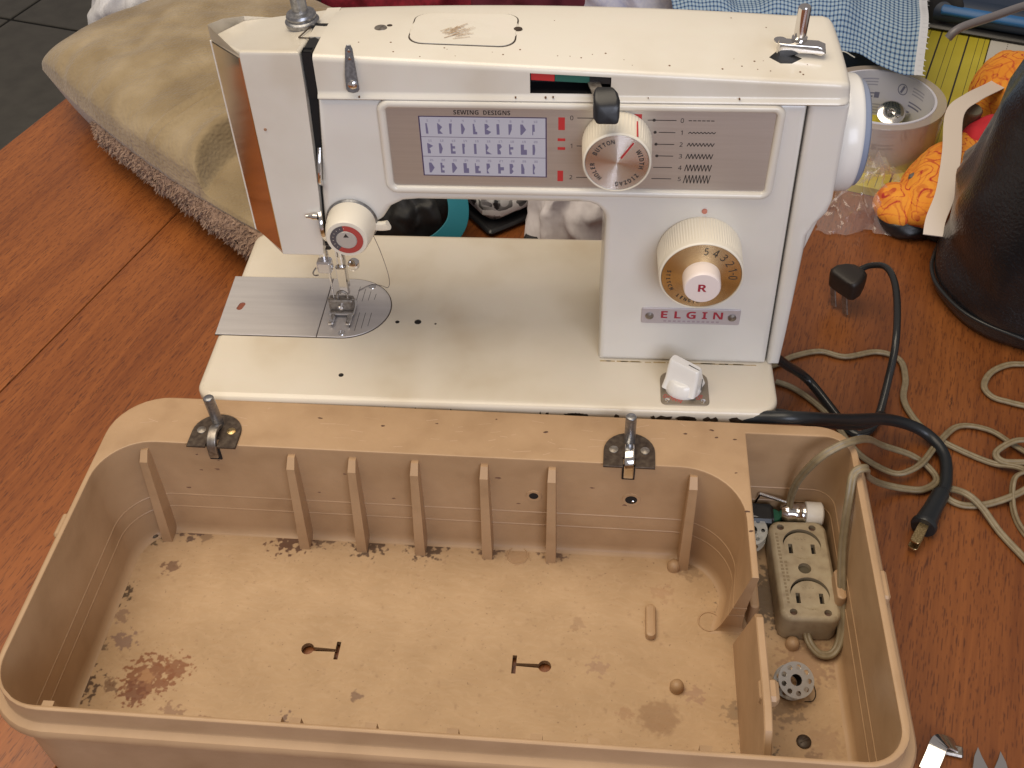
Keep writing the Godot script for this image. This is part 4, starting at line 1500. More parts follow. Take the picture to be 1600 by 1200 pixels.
	var pbar := obj("presser_bar", m, M.chrome, t)
	m = Msh.new()
	m.extrude(PackedVector2Array([Vector2(8.3, 10.9), Vector2(8.95, 10.9), Vector2(8.98, 13.2), Vector2(8.25, 13.2)]), -9.0, -8.55, 0.08)
	obj("foot_shank", m, M.chrome, pbar)
	m = Msh.new()
	m.tube(smooth_path([Vector3(8.1, 10.6, -8.5), Vector3(8.15, 11.05, -8.55), Vector3(8.45, 11.2, -8.55), Vector3(8.75, 11.05, -8.55), Vector3(8.8, 10.6, -8.5)], 5), 0.1, 8)
	m.box(Vector3(8.3, 10.15, -8.6), Vector3(1.7, 0.9, 0.7), 0.1)
	m.tube(PackedVector3Array([Vector3(7.4, 10.55, -8.5), Vector3(9.3, 10.55, -8.5)]), 0.07, 8)
	obj("foot_bracket", m, M.dull_steel, pbar)
	m = Msh.new()
	m.box(Vector3(8.3, 9.6, -8.7), Vector3(1.8, 0.18, 1.5), 0.06)
	for x in [7.75, 8.95]:
		m.box(Vector3(x, 9.58, -7.6), Vector3(0.34, 0.16, 1.3), 0.05)
		m.box(Vector3(x, 9.72, -6.95), Vector3(0.3, 0.14, 0.4), 0.05, Basis(Vector3.RIGHT, -0.5))
	obj("presser_foot", m, M.chrome, pbar)
	m = Msh.new()
	m.lathe([Vector2(0.18, 0), Vector2(0.17, 0.2), Vector2(0, 0.24)], 14, facing(Vector3(8.3, 10.1, -8.25)))
	obj("screw", m, M.chrome, pbar)
	m = Msh.new()
	m.lathe([Vector2(0.35, 0), Vector2(0.42, 0.3), Vector2(0.3, 0.62), Vector2(0, 0.7)], 16, facing(Vector3(9.6, 13.6, -8.8)))
	obj("thumb_screw", m, M.chrome, pbar)
	m = Msh.new()
	m.tube(smooth_path([Vector3(12.2, 19.3, -4.4), Vector3(12.3, 17.0, -5.5), Vector3(12.0, 13.0, -8.0), Vector3(11.3, 10.2, -10.3), Vector3(10.6, 9.5, -11.3), Vector3(9.8, 9.42, -11.5), Vector3(9.0, 9.42, -10.8)], 8), 0.022, 6)
	obj("loose_thread", m, mat(Color(0.16, 0.13, 0.12), 0.8), t)
	# ---- handwheel
	m = Msh.new()
	var ax := Transform3D(Basis(Vector3(0, 0, 1), -PI / 2), Vector3(0, 24.4, -8.2))
	m.lathe([Vector2(1.6, 38.6), Vector2(2.9, 38.7), Vector2(3.2, 38.85), Vector2(3.32, 39.1), Vector2(3.36, 39.5), Vector2(3.32, 39.95), Vector2(3.2, 40.15), Vector2(2.98, 40.22)], 72, ax)
	var hw := obj("handwheel", m, M.knob_white, t, 50.0)
	m = Msh.new()
	m.lathe([Vector2(3.05, 40.0), Vector2(3.0, 40.45), Vector2(2.85, 40.58), Vector2(2.2, 40.65), Vector2(1.3, 40.65), Vector2(1.2, 41.0), Vector2(0, 41.05)], 60, ax)
	obj("wheel_hub", m, mat(Color(0.24, 0.28, 0.38), 0.3), hw, 45.0)
	# grime line round the foot of the column
	m = Msh.new()
	for i in 34:
		var x := rng.randf_range(26.0, 36.8)
		m.extrude(rr(x - rng.randf_range(0.1, 0.4), 4.34, x + rng.randf_range(0.1, 0.4), 4.34 + rng.randf_range(0.05, 0.1), [0.02, 0.02, 0.02, 0.02], 1), 9.29, 9.315, 0.0, PLAN, false)
	obj("grime", m, mat(Color(0.40, 0.28, 0.13), 0.8), t).set_meta("kind", "stuff")


func dial(t: Node3D, called: String, c: Vector3, r0: float, r1: float, len: float, face_r: float, face: Material, ribs: int) -> void:
	var m := Msh.new()
	var n := ribs * 2
	var rings := []
	for s in [[0.0, r0 * 0.97, 0.0], [0.15, r0, 0.03], [len * 0.82, lerpf(r0, r1, 0.8), 0.03], [len * 0.88, r1, 0.0], [len - 0.05, r1, 0.0], [len + 0.03, r1 - 0.06, 0.0], [len + 0.04, face_r + 0.04, 0.0], [len - 0.08, face_r, 0.0]]:
		var ring := PackedVector3Array()
		for i in n:
			var a := TAU * i / n
			var q: float = s[1] - (s[2] if i % 2 == 0 else 0.0)
			ring.push_back(c + Vector3(cos(a) * q, sin(a) * q, s[0]))
		rings.push_back(ring)
	m.loft(rings)
	var d := obj(called, m, M.ivory, t, 35.0)
	m = Msh.new()
	# spun metal: real turned grooves
	var prof := []
	var steps := int(face_r / 0.011)
	for i in steps + 1:
		var r := face_r * (1.0 - float(i) / steps)
		prof.push_back(Vector2(maxf(r, 0.004), len - 0.012 + 0.0052 * sin(i * PI / 2.0)))
	m.lathe(prof, 72, facing(c))
	obj("dial_face", m, face, d, 80.0)


func arc_text(m: Msh, s: String, c: Vector3, r: float, mid_deg: float, step: float, cap: float, outward: bool) -> void:
	# letters round a circle; outward: tops point away from the centre and the word runs clockwise
	var n := s.length()
	for i in n:
		var k := i - (n - 1) * 0.5
		var a := mid_deg - k * step * (1.0 if outward else -1.0) * (1.0 if step > 0 else -1.0)
		var roll := a - 90.0
		if not outward:
			a = mid_deg + k * absf(step) * 1.25
			roll = a + 90.0
		var q := deg_to_rad(a)
		m.text(s[i], cap, front(c + Vector3(cos(q) * r, sin(q) * r, 0), roll), 0.008, true, 0.9)


# ---------------------------------------------------------------- things in the side pocket of the case
func outlet() -> void:
	var turn := deg_to_rad(0.4)
	# the block leans on the pegs: its top face runs from (18.55, -7.0) to (22.1, 0.2)
	var t := thing("outlet_block", "beige two-socket outlet block lying in the side pocket of the tan case", "outlet block", Vector3(20.7, 0.55, -4.75), deg_to_rad(1.5))
	var m := Msh.new()
	var o := rr(-1.83, -3.75, 1.83, 3.75, [0.75, 0.75, 0.75, 0.75], 7)
	var holes := []
	for s in [1, -1]:
		holes.push_back(disc(Vector2(0.1, 1.85 * s), 1.18, 36))
	holes.push_back(disc(Vector2(0.02, 0.0), 0.4, 20))
	for q in [Vector2(-1.1, 3.15), Vector2(0.9, 3.15), Vector2(-1.05, -3.2), Vector2(0.98, -3.2)]:
		holes.push_back(disc(q, 0.23, 14))
	var rings := []
	for s in [[0.0, -0.12], [0.25, -0.04], [1.95, 0.0], [2.17, -0.08], [2.27, -0.24]]:
		rings.push_back(Msh.lift(Msh.offset(o, s[1]), s[0], PLAN))
	m.loft(rings, true, false)
	m.flat(Msh.offset(o, -0.24), holes, 2.27, PLAN, false)
	for h in holes:
		m.loft([Msh.lift(h, 2.27, PLAN), Msh.lift(h, 1.9, PLAN)])
	obj("housing", m, M.beige_plastic, t, 40.0)
	for s in [1, -1]:
		m = Msh.new()
		# slightly domed socket face with two slots, sunk at its upper edge
		var slots := []
		for sx in [-0.62, 0.78]:
			slots.push_back(rr(sx - 0.13, 1.85 * s - 0.42, sx + 0.13, 1.85 * s + 0.3, [0.03, 0.03, 0.03, 0.03], 2))
		var f := Transform3D(Basis(Vector3.RIGHT, deg_to_rad(3.0)) * PLAN.basis, Vector3(0, -1.57 - 0.097 * s, 0))
		m.flat(disc(Vector2(0.1, 1.85 * s), 1.17, 36), slots, 3.7, f, false)
		for h in slots:
			m.loft([Msh.lift(h, 3.7, f), Msh.lift(h, 3.3, f)])
		var face := obj("socket_face", m, M.beige_plastic, t)
		m = Msh.new()
		m.extrude(disc(Vector2(0.1, 1.85 * s), 1.1, 24), 3.2, 3.28, 0.0, f)
		obj("socket_depth", m, M.hole, face)
		m = Msh.new()
		for k in 4:
			m.box(f * Vector3(-0.25 + k * 0.2, 1.85 * s - 0.78, 3.71), Vector3(0.1, 0.03, 0.16), 0.01)
			m.box(f * Vector3(-0.25 + k * 0.2, 1.85 * s + 0.72, 3.71), Vector3(0.1, 0.03, 0.16), 0.01)
		m.lathe([Vector2(0.07, 0), Vector2(0.05, 0.03), Vector2(0, 0.035)], 10, Transform3D(Basis(), f * Vector3(0.08, 1.85 * s, 3.7)))
		obj("raised_marks", m, M.beige_plastic, face)
	for q in [Vector2(0.02, 0.0), Vector2(-1.1, 3.15), Vector2(0.9, 3.15), Vector2(-1.05, -3.2), Vector2(0.98, -3.2)]:
		m = Msh.new()
		m.flat(disc(q, 0.42 if q.y == 0.0 else 0.25, 20), [], 1.95, PLAN, false)
		obj("rivet_end", m, mat(Color(0.12, 0.065, 0.045), 0.6) if q.y != 0.0 else mat(Color(0.09, 0.07, 0.04), 0.6), t)
	m = Msh.new()
	var rng := RandomNumberGenerator.new()
	rng.seed = 3
	for k in 20:
		var z := -2.6 + k * 0.27
		m.box(Vector3(-1.42 + k * 0.008, 2.275, z), Vector3(rng.randf_range(0.12, 0.2), 0.02, 0.16), 0.01)
		if k > 7 and k < 14:
			m.box(Vector3(-1.08, 2.275, z), Vector3(rng.randf_range(0.1, 0.18), 0.02, 0.16), 0.01)
	obj("raised_print", m, mat(Color(0.25, 0.19, 0.11), 0.6), t)
	# its flat cord: out at the front end, up over the side wall and away over the table
	m = Msh.new()
	var w := Vector3(-20.7, -0.55, 4.75)
	var pts := []
	for q in [Vector3(20.7, 1.3, -1.2), Vector3(20.85, 1.15, -0.5), Vector3(21.4, 0.95, 0.1), Vector3(22.2, 1.0, 0.0), Vector3(22.65, 1.6, -0.9), Vector3(22.62, 3.2, -2.6), Vector3(22.5, 5.4, -4.5), Vector3(22.55, 8.2, -6.0), Vector3(22.75, 9.35, -7.0), Vector3(23.6, 9.2, -7.6), Vector3(24.8, 5.5, -10.2), Vector3(26.9, 1.6, -13.0), Vector3(28.8, 0.5, -13.6), Vector3(30.1, 0.4, -13.7), Vector3(31.1, 0.4, -14.5), Vector3(30.9, 0.4, -15.6), Vector3(29.7, 0.75, -16.5), Vector3(27.2, 2.6, -15.6), Vector3(24.9, 6.8, -12.2), Vector3(23.1, 9.4, -9.6), Vector3(21.9, 9.45, -8.9), Vector3(20.9, 8.6, -8.6), Vector3(20.3, 6.2, -9.1), Vector3(20.15, 4.2, -9.4), Vector3(20.2, 2.6, -9.2)]:
		pts.push_back((q + w).rotated(Vector3.UP, deg_to_rad(-1.5)))
	m.sweep(smooth_path(pts, 7), twin(0.14))
	obj("flat_cord", m, M.cord, t, 50.0)


func twin(r: float) -> PackedVector2Array:
	var o := PackedVector2Array()
	for i in 9:
		var a := deg_to_rad(-140.0 + 280.0 * i / 8.0)
		o.push_back(Vector2(r * 0.85 + cos(a) * r, sin(a) * r))
	for i in 9:
		var a := deg_to_rad(40.0 + 280.0 * i / 8.0)
		o.push_back(Vector2(-r * 0.85 + cos(a) * r, sin(a) * r))
	return o


func glass(c: Color, a: float, rough := 0.05) -> StandardMaterial3D:
	var m := mat(c, rough)
	m.albedo_color.a = a
	m.transparency = BaseMaterial3D.TRANSPARENCY_ALPHA
	return m


func small_things_in_case() -> void:
	# metal bobbin
	var tilt := Basis(Vector3(1, 0, -0.3).normalized(), deg_to_rad(24))
	var t := thing("bobbin", "small steel bobbin with holed rims standing in the case pocket", "bobbin", Vector3(19.45, 0.52, 2.1))
	var xf := Transform3D(tilt, Vector3(0.05, 0.42, 0))
	for y in [0.0, 1.0]:
		var m := Msh.new()
		var holes := [disc(Vector2.ZERO, 0.34, 20)]
		for k in 9:
			holes.push_back(disc(Vector2(cos(TAU * k / 9.0), sin(TAU * k / 9.0)) * 0.76, 0.155, 10))
		m.extrude(disc(Vector2.ZERO, 1.05, 40), y, y + 0.07, 0.0, xf * PLAN, true, holes)
		obj("rim", m, mat(Color(0.58, 0.57, 0.55), 0.3, 0.9), t, 30.0)
	var c := Msh.new()
	c.lathe([Vector2(0.36, 0.05), Vector2(0.36, 1.0)], 20, xf)
	obj("core", c, M.hole, t)
	c = Msh.new()
	c.tube(smooth_path([xf * Vector3(0.3, 0.5, 0.3), Vector3(1.1, 0.3, -0.6), Vector3(1.5, 0.1, 0.3), Vector3(1.3, 0.06, 0.9), Vector3(0.8, 0.06, 1.0)], 6), 0.025, 6)
	obj("thread_tail", c, mat(Color(0.03, 0.025, 0.02), 0.9), t)
	# white capped chrome bulb behind the outlet
	t = thing("machine_bulb", "chrome lamp bulb with white cap lying behind the outlet block", "bulb", Vector3(20.5, 0.55, -9.3))
	c = Msh.new()
	var bx := Transform3D(Basis(Vector3(0, 0, 1), -PI / 2) , Vector3(0, 2.0, 0))
	c.lathe([Vector2(0, 0.7), Vector2(0.7, 0.72), Vector2(0.8, 0.8), Vector2(0.8, 1.75), Vector2(0.7, 1.85), Vector2(0.0, 1.87)], 30, bx)
	obj("white_cap", c, M.knob_white, t)
	c = Msh.new()
	c.lathe([Vector2(0, -0.9), Vector2(0.5, -0.8), Vector2(0.72, -0.4), Vector2(0.62, 0.1), Vector2(0.72, 0.3), Vector2(0.66, 0.5), Vector2(0.72, 0.7)], 30, bx)
	obj("chrome_base", c, M.chrome, t)
	c = Msh.new()
	c.box(Vector3(-0.2, 0.6, 0.0), Vector3(2.6, 1.2, 1.2), 0.3)
	obj("socket", c, M.black, t)
	# green spool
	t = thing("green_spool", "dark green thread spool tucked behind the outlet block", "spool", Vector3(19.2, 0.55, -9.15))
	c = Msh.new()
	c.lathe([Vector2(0.5, 0), Vector2(0.62, 0.1), Vector2(0.6, 1.7), Vector2(0.5, 1.9), Vector2(0, 1.95)], 20)
	obj("thread", c, mat(Color(0.01, 0.09, 0.05), 0.6), t)
	# clear bobbin
	t = thing("plastic_bobbin", "clear plastic bobbin wedged between the case wall and outlet block", "bobbin", Vector3(17.8, 0.55, -7.9))
	for y in [1.1, 1.9]:
		c = Msh.new()
		var hs := [disc(Vector2.ZERO, 0.3, 16)]
		for k in 6:
			hs.push_back(disc(Vector2(cos(TAU * k / 6.0), sin(TAU * k / 6.0)) * 0.66, 0.13, 10))
		c.extrude(disc(Vector2.ZERO, 0.95, 30), 0, 0.1, 0.0, Transform3D(Basis(Vector3.RIGHT, 0.5) * PLAN.basis, Vector3(0, y, 0.1)), true, hs)
		obj("rim", c, glass(Color(0.75, 0.72, 0.62), 0.35, 0.1), t)
	c = Msh.new()
	c.lathe([Vector2(0.32, 0), Vector2(0.32, 0.9)], 16, Transform3D(Basis(Vector3.RIGHT, 0.5), Vector3(0, 1.1, 0.1)))
	obj("core", c, glass(Color(0.75, 0.72, 0.62), 0.4, 0.1), t)
	# screwdriver blade like rod
	t = thing("steel_rod", "thin steel rod leaning in the back of the case pocket", "rod", Vector3(19.3, 0.2, -9.6))
	c = Msh.new()
	c.tube(PackedVector3Array([Vector3(-1.0, 3.3, -0.4), Vector3(0.9, 3.1, 0.1)]), 0.13, 10)
	c.tube(PackedVector3Array([Vector3(-1.5, 0.1, -0.9), Vector3(-1.0, 3.3, -0.4)]), 0.1, 8)
	obj("shaft", c, M.chrome, t)
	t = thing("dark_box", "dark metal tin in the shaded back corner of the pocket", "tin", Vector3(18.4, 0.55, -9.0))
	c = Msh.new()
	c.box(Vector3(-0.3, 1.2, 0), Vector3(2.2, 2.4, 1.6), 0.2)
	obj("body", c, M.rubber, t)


func cords() -> void:
	# black lead from the machine to the old plug
	var t := thing("black_lead", "thin glossy black lead looping from the machine to an old plug", "power cord", Vector3(25, 0, -22))
	var w := Vector3(-25, 0, 22)
	var path := []
	for q in [Vector3(18.6, 5.5, -20.2), Vector3(19.8, 5.0, -21.6), Vector3(21.2, 3.4, -22.4), Vector3(23.2, 1.2, -23.2), Vector3(25.1, 0.4, -20.4), Vector3(25.7, 0.4, -19.1), Vector3(26.6, 0.4, -18.6), Vector3(27.8, 0.6, -19.8), Vector3(28.7, 2.0, -22.4), Vector3(29.3, 4.0, -25.0), Vector3(29.9, 4.8, -29.6), Vector3(29.7, 4.8, -32.4), Vector3(28.9, 3.9, -33.9), Vector3(28.0, 3.2, -34.1)]:
		path.push_back(q + w)
	var m := Msh.new()
	var sp := smooth_path(path, 8)
	var sc := PackedFloat32Array()
	for i in sp.size():
		sc.push_back(lerpf(1.25, 0.8, float(i) / sp.size()))
	m.tube(sp, 0.3, 12, true, false, sc)
	obj("cord", m, mat(Color(0.02, 0.02, 0.02), 0.22), t, 60.0)
	m = Msh.new()
	var rings := []
	# plug body: a rounded wedge standing on its prongs
	var ax := Vector3(-0.75, -0.15, 0.62).normalized()
	var sd := ax.cross(Vector3.UP).normalized()
	var up := sd.cross(ax)
	var c0 := Vector3(28.3, 3.0, -34.2) + w
	for s in [[0.0, 0.45, 0.4], [0.25, 0.8, 0.6], [0.8, 1.1, 0.85], [1.5, 1.35, 1.0], [2.1, 1.35, 1.0], [2.35, 1.2, 0.9], [2.45, 0.9, 0.7]]:
		var ring := PackedVector3Array()
		for q in rr(-s[1], -s[2], s[1], s[2], [0.38, 0.38, 0.38, 0.38], 5):
			ring.push_back(c0 + ax * s[0] + sd * q.x + up * q.y)
		rings.push_back(ring)
	m.loft(rings, true, true)
	obj("plug", m, mat(Color(0.018, 0.013, 0.010), 0.5), t, 45.0)
	for k in [-0.62, 0.62]:
		m = Msh.new()
		var a: Vector3 = c0 + ax * 1.9 + sd * k + up * -0.9
		m.box(a + Vector3(-0.25, -0.75, 0.35), Vector3(0.14, 1.7, 0.55), 0.04, Basis(Vector3.UP, 0.7) * Basis(Vector3.RIGHT, -0.3))
		obj("prong", m, M.dull_steel, t)
	# thick black cord with a brass pronged plug
	t = thing("power_cord", "thick black twin cord along the case rim ending in brass bladed plug", "power cord", Vector3(28, 0, -14))
	w = Vector3(-28, 0, 14)
	path = []
	for q in [Vector3(4.0, 7.0, -13.4), Vector3(9.0, 7.3, -13.1), Vector3(15.1, 8.1, -12.2), Vector3(17.5, 8.7, -11.9), Vector3(20.2, 9.0, -11.7), Vector3(23.8, 6.2, -14.4), Vector3(27.9, 2.7, -18.0), Vector3(30.7, 1.1, -18.6), Vector3(32.0, 0.6, -17.0), Vector3(31.7, 0.6, -14.4), Vector3(31.0, 0.7, -12.9)]:
		path.push_back(q + w)
	m = Msh.new()
	m.tube(smooth_path(path, 8), 0.42, 14)
	obj("cord", m, M.rubber, t, 60.0)
	path = []
	for q in [Vector3(12.0, 7.2, -12.7), Vector3(15.6, 7.6, -12.9), Vector3(18.6, 8.0, -12.9), Vector3(21.6, 7.0, -13.4), Vector3(25.4, 4.2, -16.0), Vector3(27.6, 2.4, -18.6)]:
		path.push_back(q + w)
	m = Msh.new()
	m.tube(smooth_path(path, 8), 0.4, 14)
	obj("second_strand", m, M.rubber, t, 60.0)
	m = Msh.new()
	var d := (Vector3(28.9, 0.8, -9.4) - Vector3(31.1, 0.8, -13.2)).normalized()
	var px := Transform3D(Basis(d.cross(Vector3.UP).normalized(), d, d.cross(Vector3.UP).normalized().cross(d)), Vector3(31.0, 0.8, -13.0) + w)
	m.lathe([Vector2(0.46, -0.3), Vector2(0.58, 0.0), Vector2(0.62, 1.6), Vector2(0.72, 2.6), Vector2(0.74, 3.05), Vector2(0.86, 3.1), Vector2(0.86, 3.3), Vector2(0.8, 3.42), Vector2(0, 3.44)], 28, px)
	obj("plug", m, M.rubber, t, 40.0)
	for k in [0.34, -0.34]:
		m = Msh.new()
		m.extrude(rr(-0.32, 3.3, 0.32, 5.2, [0.2, 0.2, 0.02, 0.02], 4), -0.07, 0.07, 0.02, px * Transform3D(Basis(), Vector3(0, 0, k)))
		obj("blade", m, M.brass, t)
	# tan lamp cords on the table
	t = thing("tan_cord", "tan two-strand cord running from behind the machine to the right edge", "cord", Vector3(30, 0, -22), 0.0, "")
	w = Vector3(-30, 0, 22)
	path = []
	for q in [Vector3(18.0, 0.3, -24.6), Vector3(21.0, 0.25, -25.7), Vector3(22.6, 0.25, -26.8), Vector3(24.7, 0.25, -27.5), Vector3(26.6, 0.25, -27.0), Vector3(29.1, 0.25, -27.7), Vector3(30.7, 0.25, -26.9), Vector3(30.8, 0.25, -24.8), Vector3(30.3, 0.25, -22.7), Vector3(30.6, 0.25, -20.9), Vector3(31.5, 0.25, -19.2), Vector3(33.2, 0.25, -17.8), Vector3(35.3, 0.25, -16.6), Vector3(37.0, 0.7, -15.8), Vector3(39.0, 0.25, -14.6), Vector3(42.0, 0.25, -12.0), Vector3(46, 0.25, -10)]:
		path.push_back(q + w)
	m = Msh.new()
	m.sweep(smooth_path(path, 8), twin(0.135))
	obj("flat_cord", m, M.cord, t, 50.0)
	t = thing("tan_cord", "tan two-strand cord coiled in loops at the right edge", "cord", Vector3(36, 0, -16))
	w = Vector3(-36, 0, 16)
	path = []
	for q in [Vector3(21.0, 0.25, -23.9), Vector3(22.2, 0.25, -23.3), Vector3(23.6, 0.25, -21.9), Vector3(24.8, 0.25, -20.1), Vector3(25.6, 0.25, -18.0), Vector3(26.6, 0.25, -16.4), Vector3(28.2, 0.7, -14.8), Vector3(29.4, 0.9, -15.0), Vector3(30.5, 0.7, -16.1), Vector3(31.7, 0.5, -17.8), Vector3(33.7, 0.25, -20.0), Vector3(35.8, 0.25, -19.8), Vector3(37.2, 0.3, -18.4), Vector3(38.2, 0.6, -16.8), Vector3(38.1, 0.9, -15.0), Vector3(36.4, 0.7, -13.6), Vector3(34.3, 0.3, -12.8), Vector3(32.6, 0.25, -12.6), Vector3(31.6, 0.25, -13.2), Vector3(31.7, 0.25, -14.0), Vector3(32.7, 0.7, -13.3), Vector3(33.6, 0.55, -12.3), Vector3(34.5, 0.25, -10.4), Vector3(35.6, 0.25, -8.3), Vector3(37.0, 0.25, -5.5), Vector3(41, 0.25, -3)]:
		path.push_back(q + w)
	m = Msh.new()
	m.sweep(smooth_path(path, 8), twin(0.135))
	obj("flat_cord", m, M.cord, t, 50.0)
	t = thing("tan_cord", "tan two-strand cord in an open loop below the black bag", "cord", Vector3(38, 0, -22))
	w = Vector3(-38, 0, 22)
	path = []
	for q in [Vector3(46.0, 0.25, -27.6), Vector3(40.5, 0.25, -27.0), Vector3(38.8, 0.25, -26.8), Vector3(37.3, 0.25, -25.8), Vector3(36.5, 0.25, -24.3), Vector3(36.9, 0.25, -23.2), Vector3(38.1, 0.25, -22.7), Vector3(39.6, 0.25, -22.1), Vector3(41.0, 0.25, -20.4), Vector3(40.6, 0.3, -18.8), Vector3(38.6, 0.9, -18.3), Vector3(37.1, 0.9, -18.2), Vector3(35.7, 0.6, -17.3), Vector3(36.0, 0.55, -16.5), Vector3(37.4, 0.75, -16.3), Vector3(38.4, 1.1, -15.8), Vector3(37.4, 1.2, -15.2), Vector3(36.2, 0.9, -14.6), Vector3(35.8, 0.25, -12.1), Vector3(36.4, 0.25, -9.8), Vector3(38.5, 0.25, -7.4)]:
		path.push_back(q + w)
	m = Msh.new()
	m.sweep(smooth_path(path, 8), twin(0.135))
	obj("flat_cord", m, M.cord, t, 50.0)


# ---------------------------------------------------------------- cushion and cloths behind the machine
func soft_things() -> void:
	var wr := noise(0.12, 91, 4)
	var wr2 := noise(0.04, 92, 3)
	var a := Vector2(-52.6, -60.3)
	var b := Vector2(-19.0, -31.0)
	var c := Vector2(0.0, -51.5)
	var d := Vector2(-33.5, -81.0)
	var mid := (a + b + c + d) * 0.25
	var t := thing("cushion", "big olive tan plush cushion with a shaggy brown fleece edge", "cushion", Vector3(mid.x, 0, mid.y))
	var plan_at := func(u: float, v: float) -> Vector2:
		# u along the front left edge a-b, v towards the back; corners rounded off
		var uu := u * 2.0 - 1.0
		var vv := v * 2.0 - 1.0
		var k := 1.0 - 0.09 * uu * uu * vv * vv
		uu *= k
		vv *= k
		var q := a.lerp(b, uu * 0.5 + 0.5)
		var r := d.lerp(c, uu * 0.5 + 0.5)
		return q.lerp(r, vv * 0.5 + 0.5)
	var height := func(u: float, v: float) -> float:
		var e := minf(minf(u, 1.0 - u), minf(v, 1.0 - v)) * 2.0
		var eu := 1.0 - pow(absf(u * 2.0 - 1.0), 2.6)
		var ev := 1.0 - pow(absf(v * 2.0 - 1.0), 2.6)
		return pow(maxf(eu, 0.0), 0.25) * pow(maxf(ev, 0.0), 0.25) + e * 0.05
	var m := Msh.new()
	var top := func(u: float, v: float) -> Vector3:
		var q: Vector2 = plan_at.call(u, v)
		var h: float = height.call(u, v)
		var y := 5.2 + h * 4.4
		# creases running in from the front left edge near the tip
		var edge := exp(-v * 5.0)
		y += sin(u * 62.0 + wr2.get_noise_2d(q.x * 3.0, q.y * 3.0) * 3.0) * 0.3 * edge * smoothstep(0.05, 0.2, u) * smoothstep(0.62, 0.35, u) * h
		y += wr2.get_noise_2d(q.x * 2.0, q.y * 2.0) * 0.5 * h + wr.get_noise_2d(q.x, q.y) * 0.16 * h
		# hem: a raised double line
		var l0 := Vector2(-33.6, -43.0)
		var l1 := Vector2(-24.0, -54.5)
		var l := (l1 - l0).normalized()
		var s := (q - l0).dot(l.orthogonal()) + sin((q - l0).dot(l) * 0.25) * 0.8
		var on := smoothstep(-2.0, 0.0, (q - l0).dot(l))
		y += on * 0.55 * (exp(-pow((s - 0.4) * 2.6, 2.0)) + exp(-pow((s + 0.9) * 2.6, 2.0))) * h
		# the open pocket: a lower pool of cloth on the near side of a rolled lip
		var pd := q.distance_to(Vector2(-20.5, -39.0))
		y -= 2.6 * smoothstep(7.0, 6.1, pd) * minf(h * 1.3, 1.0)
		y += 0.7 * exp(-pow((pd - 7.4) * 1.2, 2.0)) * h
		return Vector3(q.x - mid.x, y, q.y - mid.y)
	m.grid(180, 180, top, true)
	var under := func(u: float, v: float) -> Vector3:
		var q: Vector2 = plan_at.call(u, v)
		var h: float = height.call(u, v)
		return Vector3(q.x - mid.x, 5.2 - h * 4.9, q.y - mid.y)
	m.grid(28, 28, under, false)
	M.velour = mottled(noise(0.012, 95, 5), [[0.0, Color(0.205, 0.143, 0.07)], [0.4, Color(0.28, 0.205, 0.108)], [0.62, Color(0.34, 0.258, 0.147)], [1.0, Color(0.44, 0.35, 0.225)]], 26.0, 0.9, htex(noise(0.25, 96, 3)), 0.16)
	M.velour.rim_enabled = true
	M.velour.rim = 0.5
	M.velour.rim_tint = 0.6
	obj("cover", m, M.velour, t, 70.0)
	# shaggy fleece along the lower front edge
	m = Msh.new()
	var rng := RandomNumberGenerator.new()
	rng.seed = 8
	var fl := mottled(noise(0.06, 97, 4), [[0.0, Color(0.18, 0.105, 0.07)], [0.5, Color(0.29, 0.19, 0.135)], [1.0, Color(0.41, 0.29, 0.21)]], 5.0, 0.95)
	var roll := func(u: float, v: float) -> Vector3:
		var q := a.lerp(b, lerpf(0.26, 1.01, u)) + (c - b).normalized() * 1.3
		var g := v * TAU
		var r := 1.45 * sin(clampf(u * 8.0, 0.0, 1.0) * PI * 0.5) * (1.0 + 0.22 * wr.get_noise_2d(u * 120.0, v * 24.0 + 9.0))
		var out := Vector2(-0.69, 0.72)
		return Vector3(q.x - mid.x + out.x * cos(g) * r, 3.5 + sin(g) * r * 1.1, q.y - mid.y + out.y * cos(g) * r)
	m.grid(150, 18, roll, false)
	obj("fleece_edge", m, fl, t, 80.0)
	m = Msh.new()
	for i in 4200:
		var u := rng.randf()
		var g := rng.randf_range(-1.5, 1.2)
		var base: Vector3 = roll.call(u, g / TAU + (1.0 if g < 0 else 0.0))
		var q := a.lerp(b, lerpf(0.26, 1.01, u))
		var out := Vector3(-0.69 * cos(g), sin(g), 0.72 * cos(g)).normalized()
		var side := Vector3(0.72, 0, 0.69).rotated(out, rng.randf_range(-0.7, 0.7))
		var tip := base + out * rng.randf_range(0.08, 0.3) + Vector3(rng.randf_range(-0.3, 0.3), rng.randf_range(-0.35, 0.1), rng.randf_range(-0.3, 0.3))
		var k := side * rng.randf_range(0.05, 0.11)
		m.tri(base - k, base + k, tip)
		m.tri(base - k * 0.6 + out * 0.1, tip + k * 0.8, base + k * 1.4)
	obj("fleece_tufts", m, fl, t, 20.0).set_meta("kind", "stuff")
	# pale blue paper corner peeping out under the cushion
	var pc := thing("blue_paper_corner", "pale blue folded paper peeping from under the cushion by the bed", "paper", Vector3(-24.3, 0, -39.6))
	m = Msh.new()
	m.box(Vector3(0.6, 0.35, -0.9), Vector3(2.4, 0.25, 3.2), 0.05, Basis(Vector3.UP, -0.7) * Basis(Vector3(0, 0, 1), 0.2))
	obj("sheet", m, mat(Color(0.42, 0.52, 0.66), 0.6), pc)
	m = Msh.new()
	m.box(Vector3(1.2, 0.7, -1.2), Vector3(1.6, 0.2, 2.6), 0.05, Basis(Vector3.UP, -0.8) * Basis(Vector3(0, 0, 1), 0.3))
	obj("folded_edge", m, mat(Color(0.62, 0.68, 0.74), 0.6), pc)


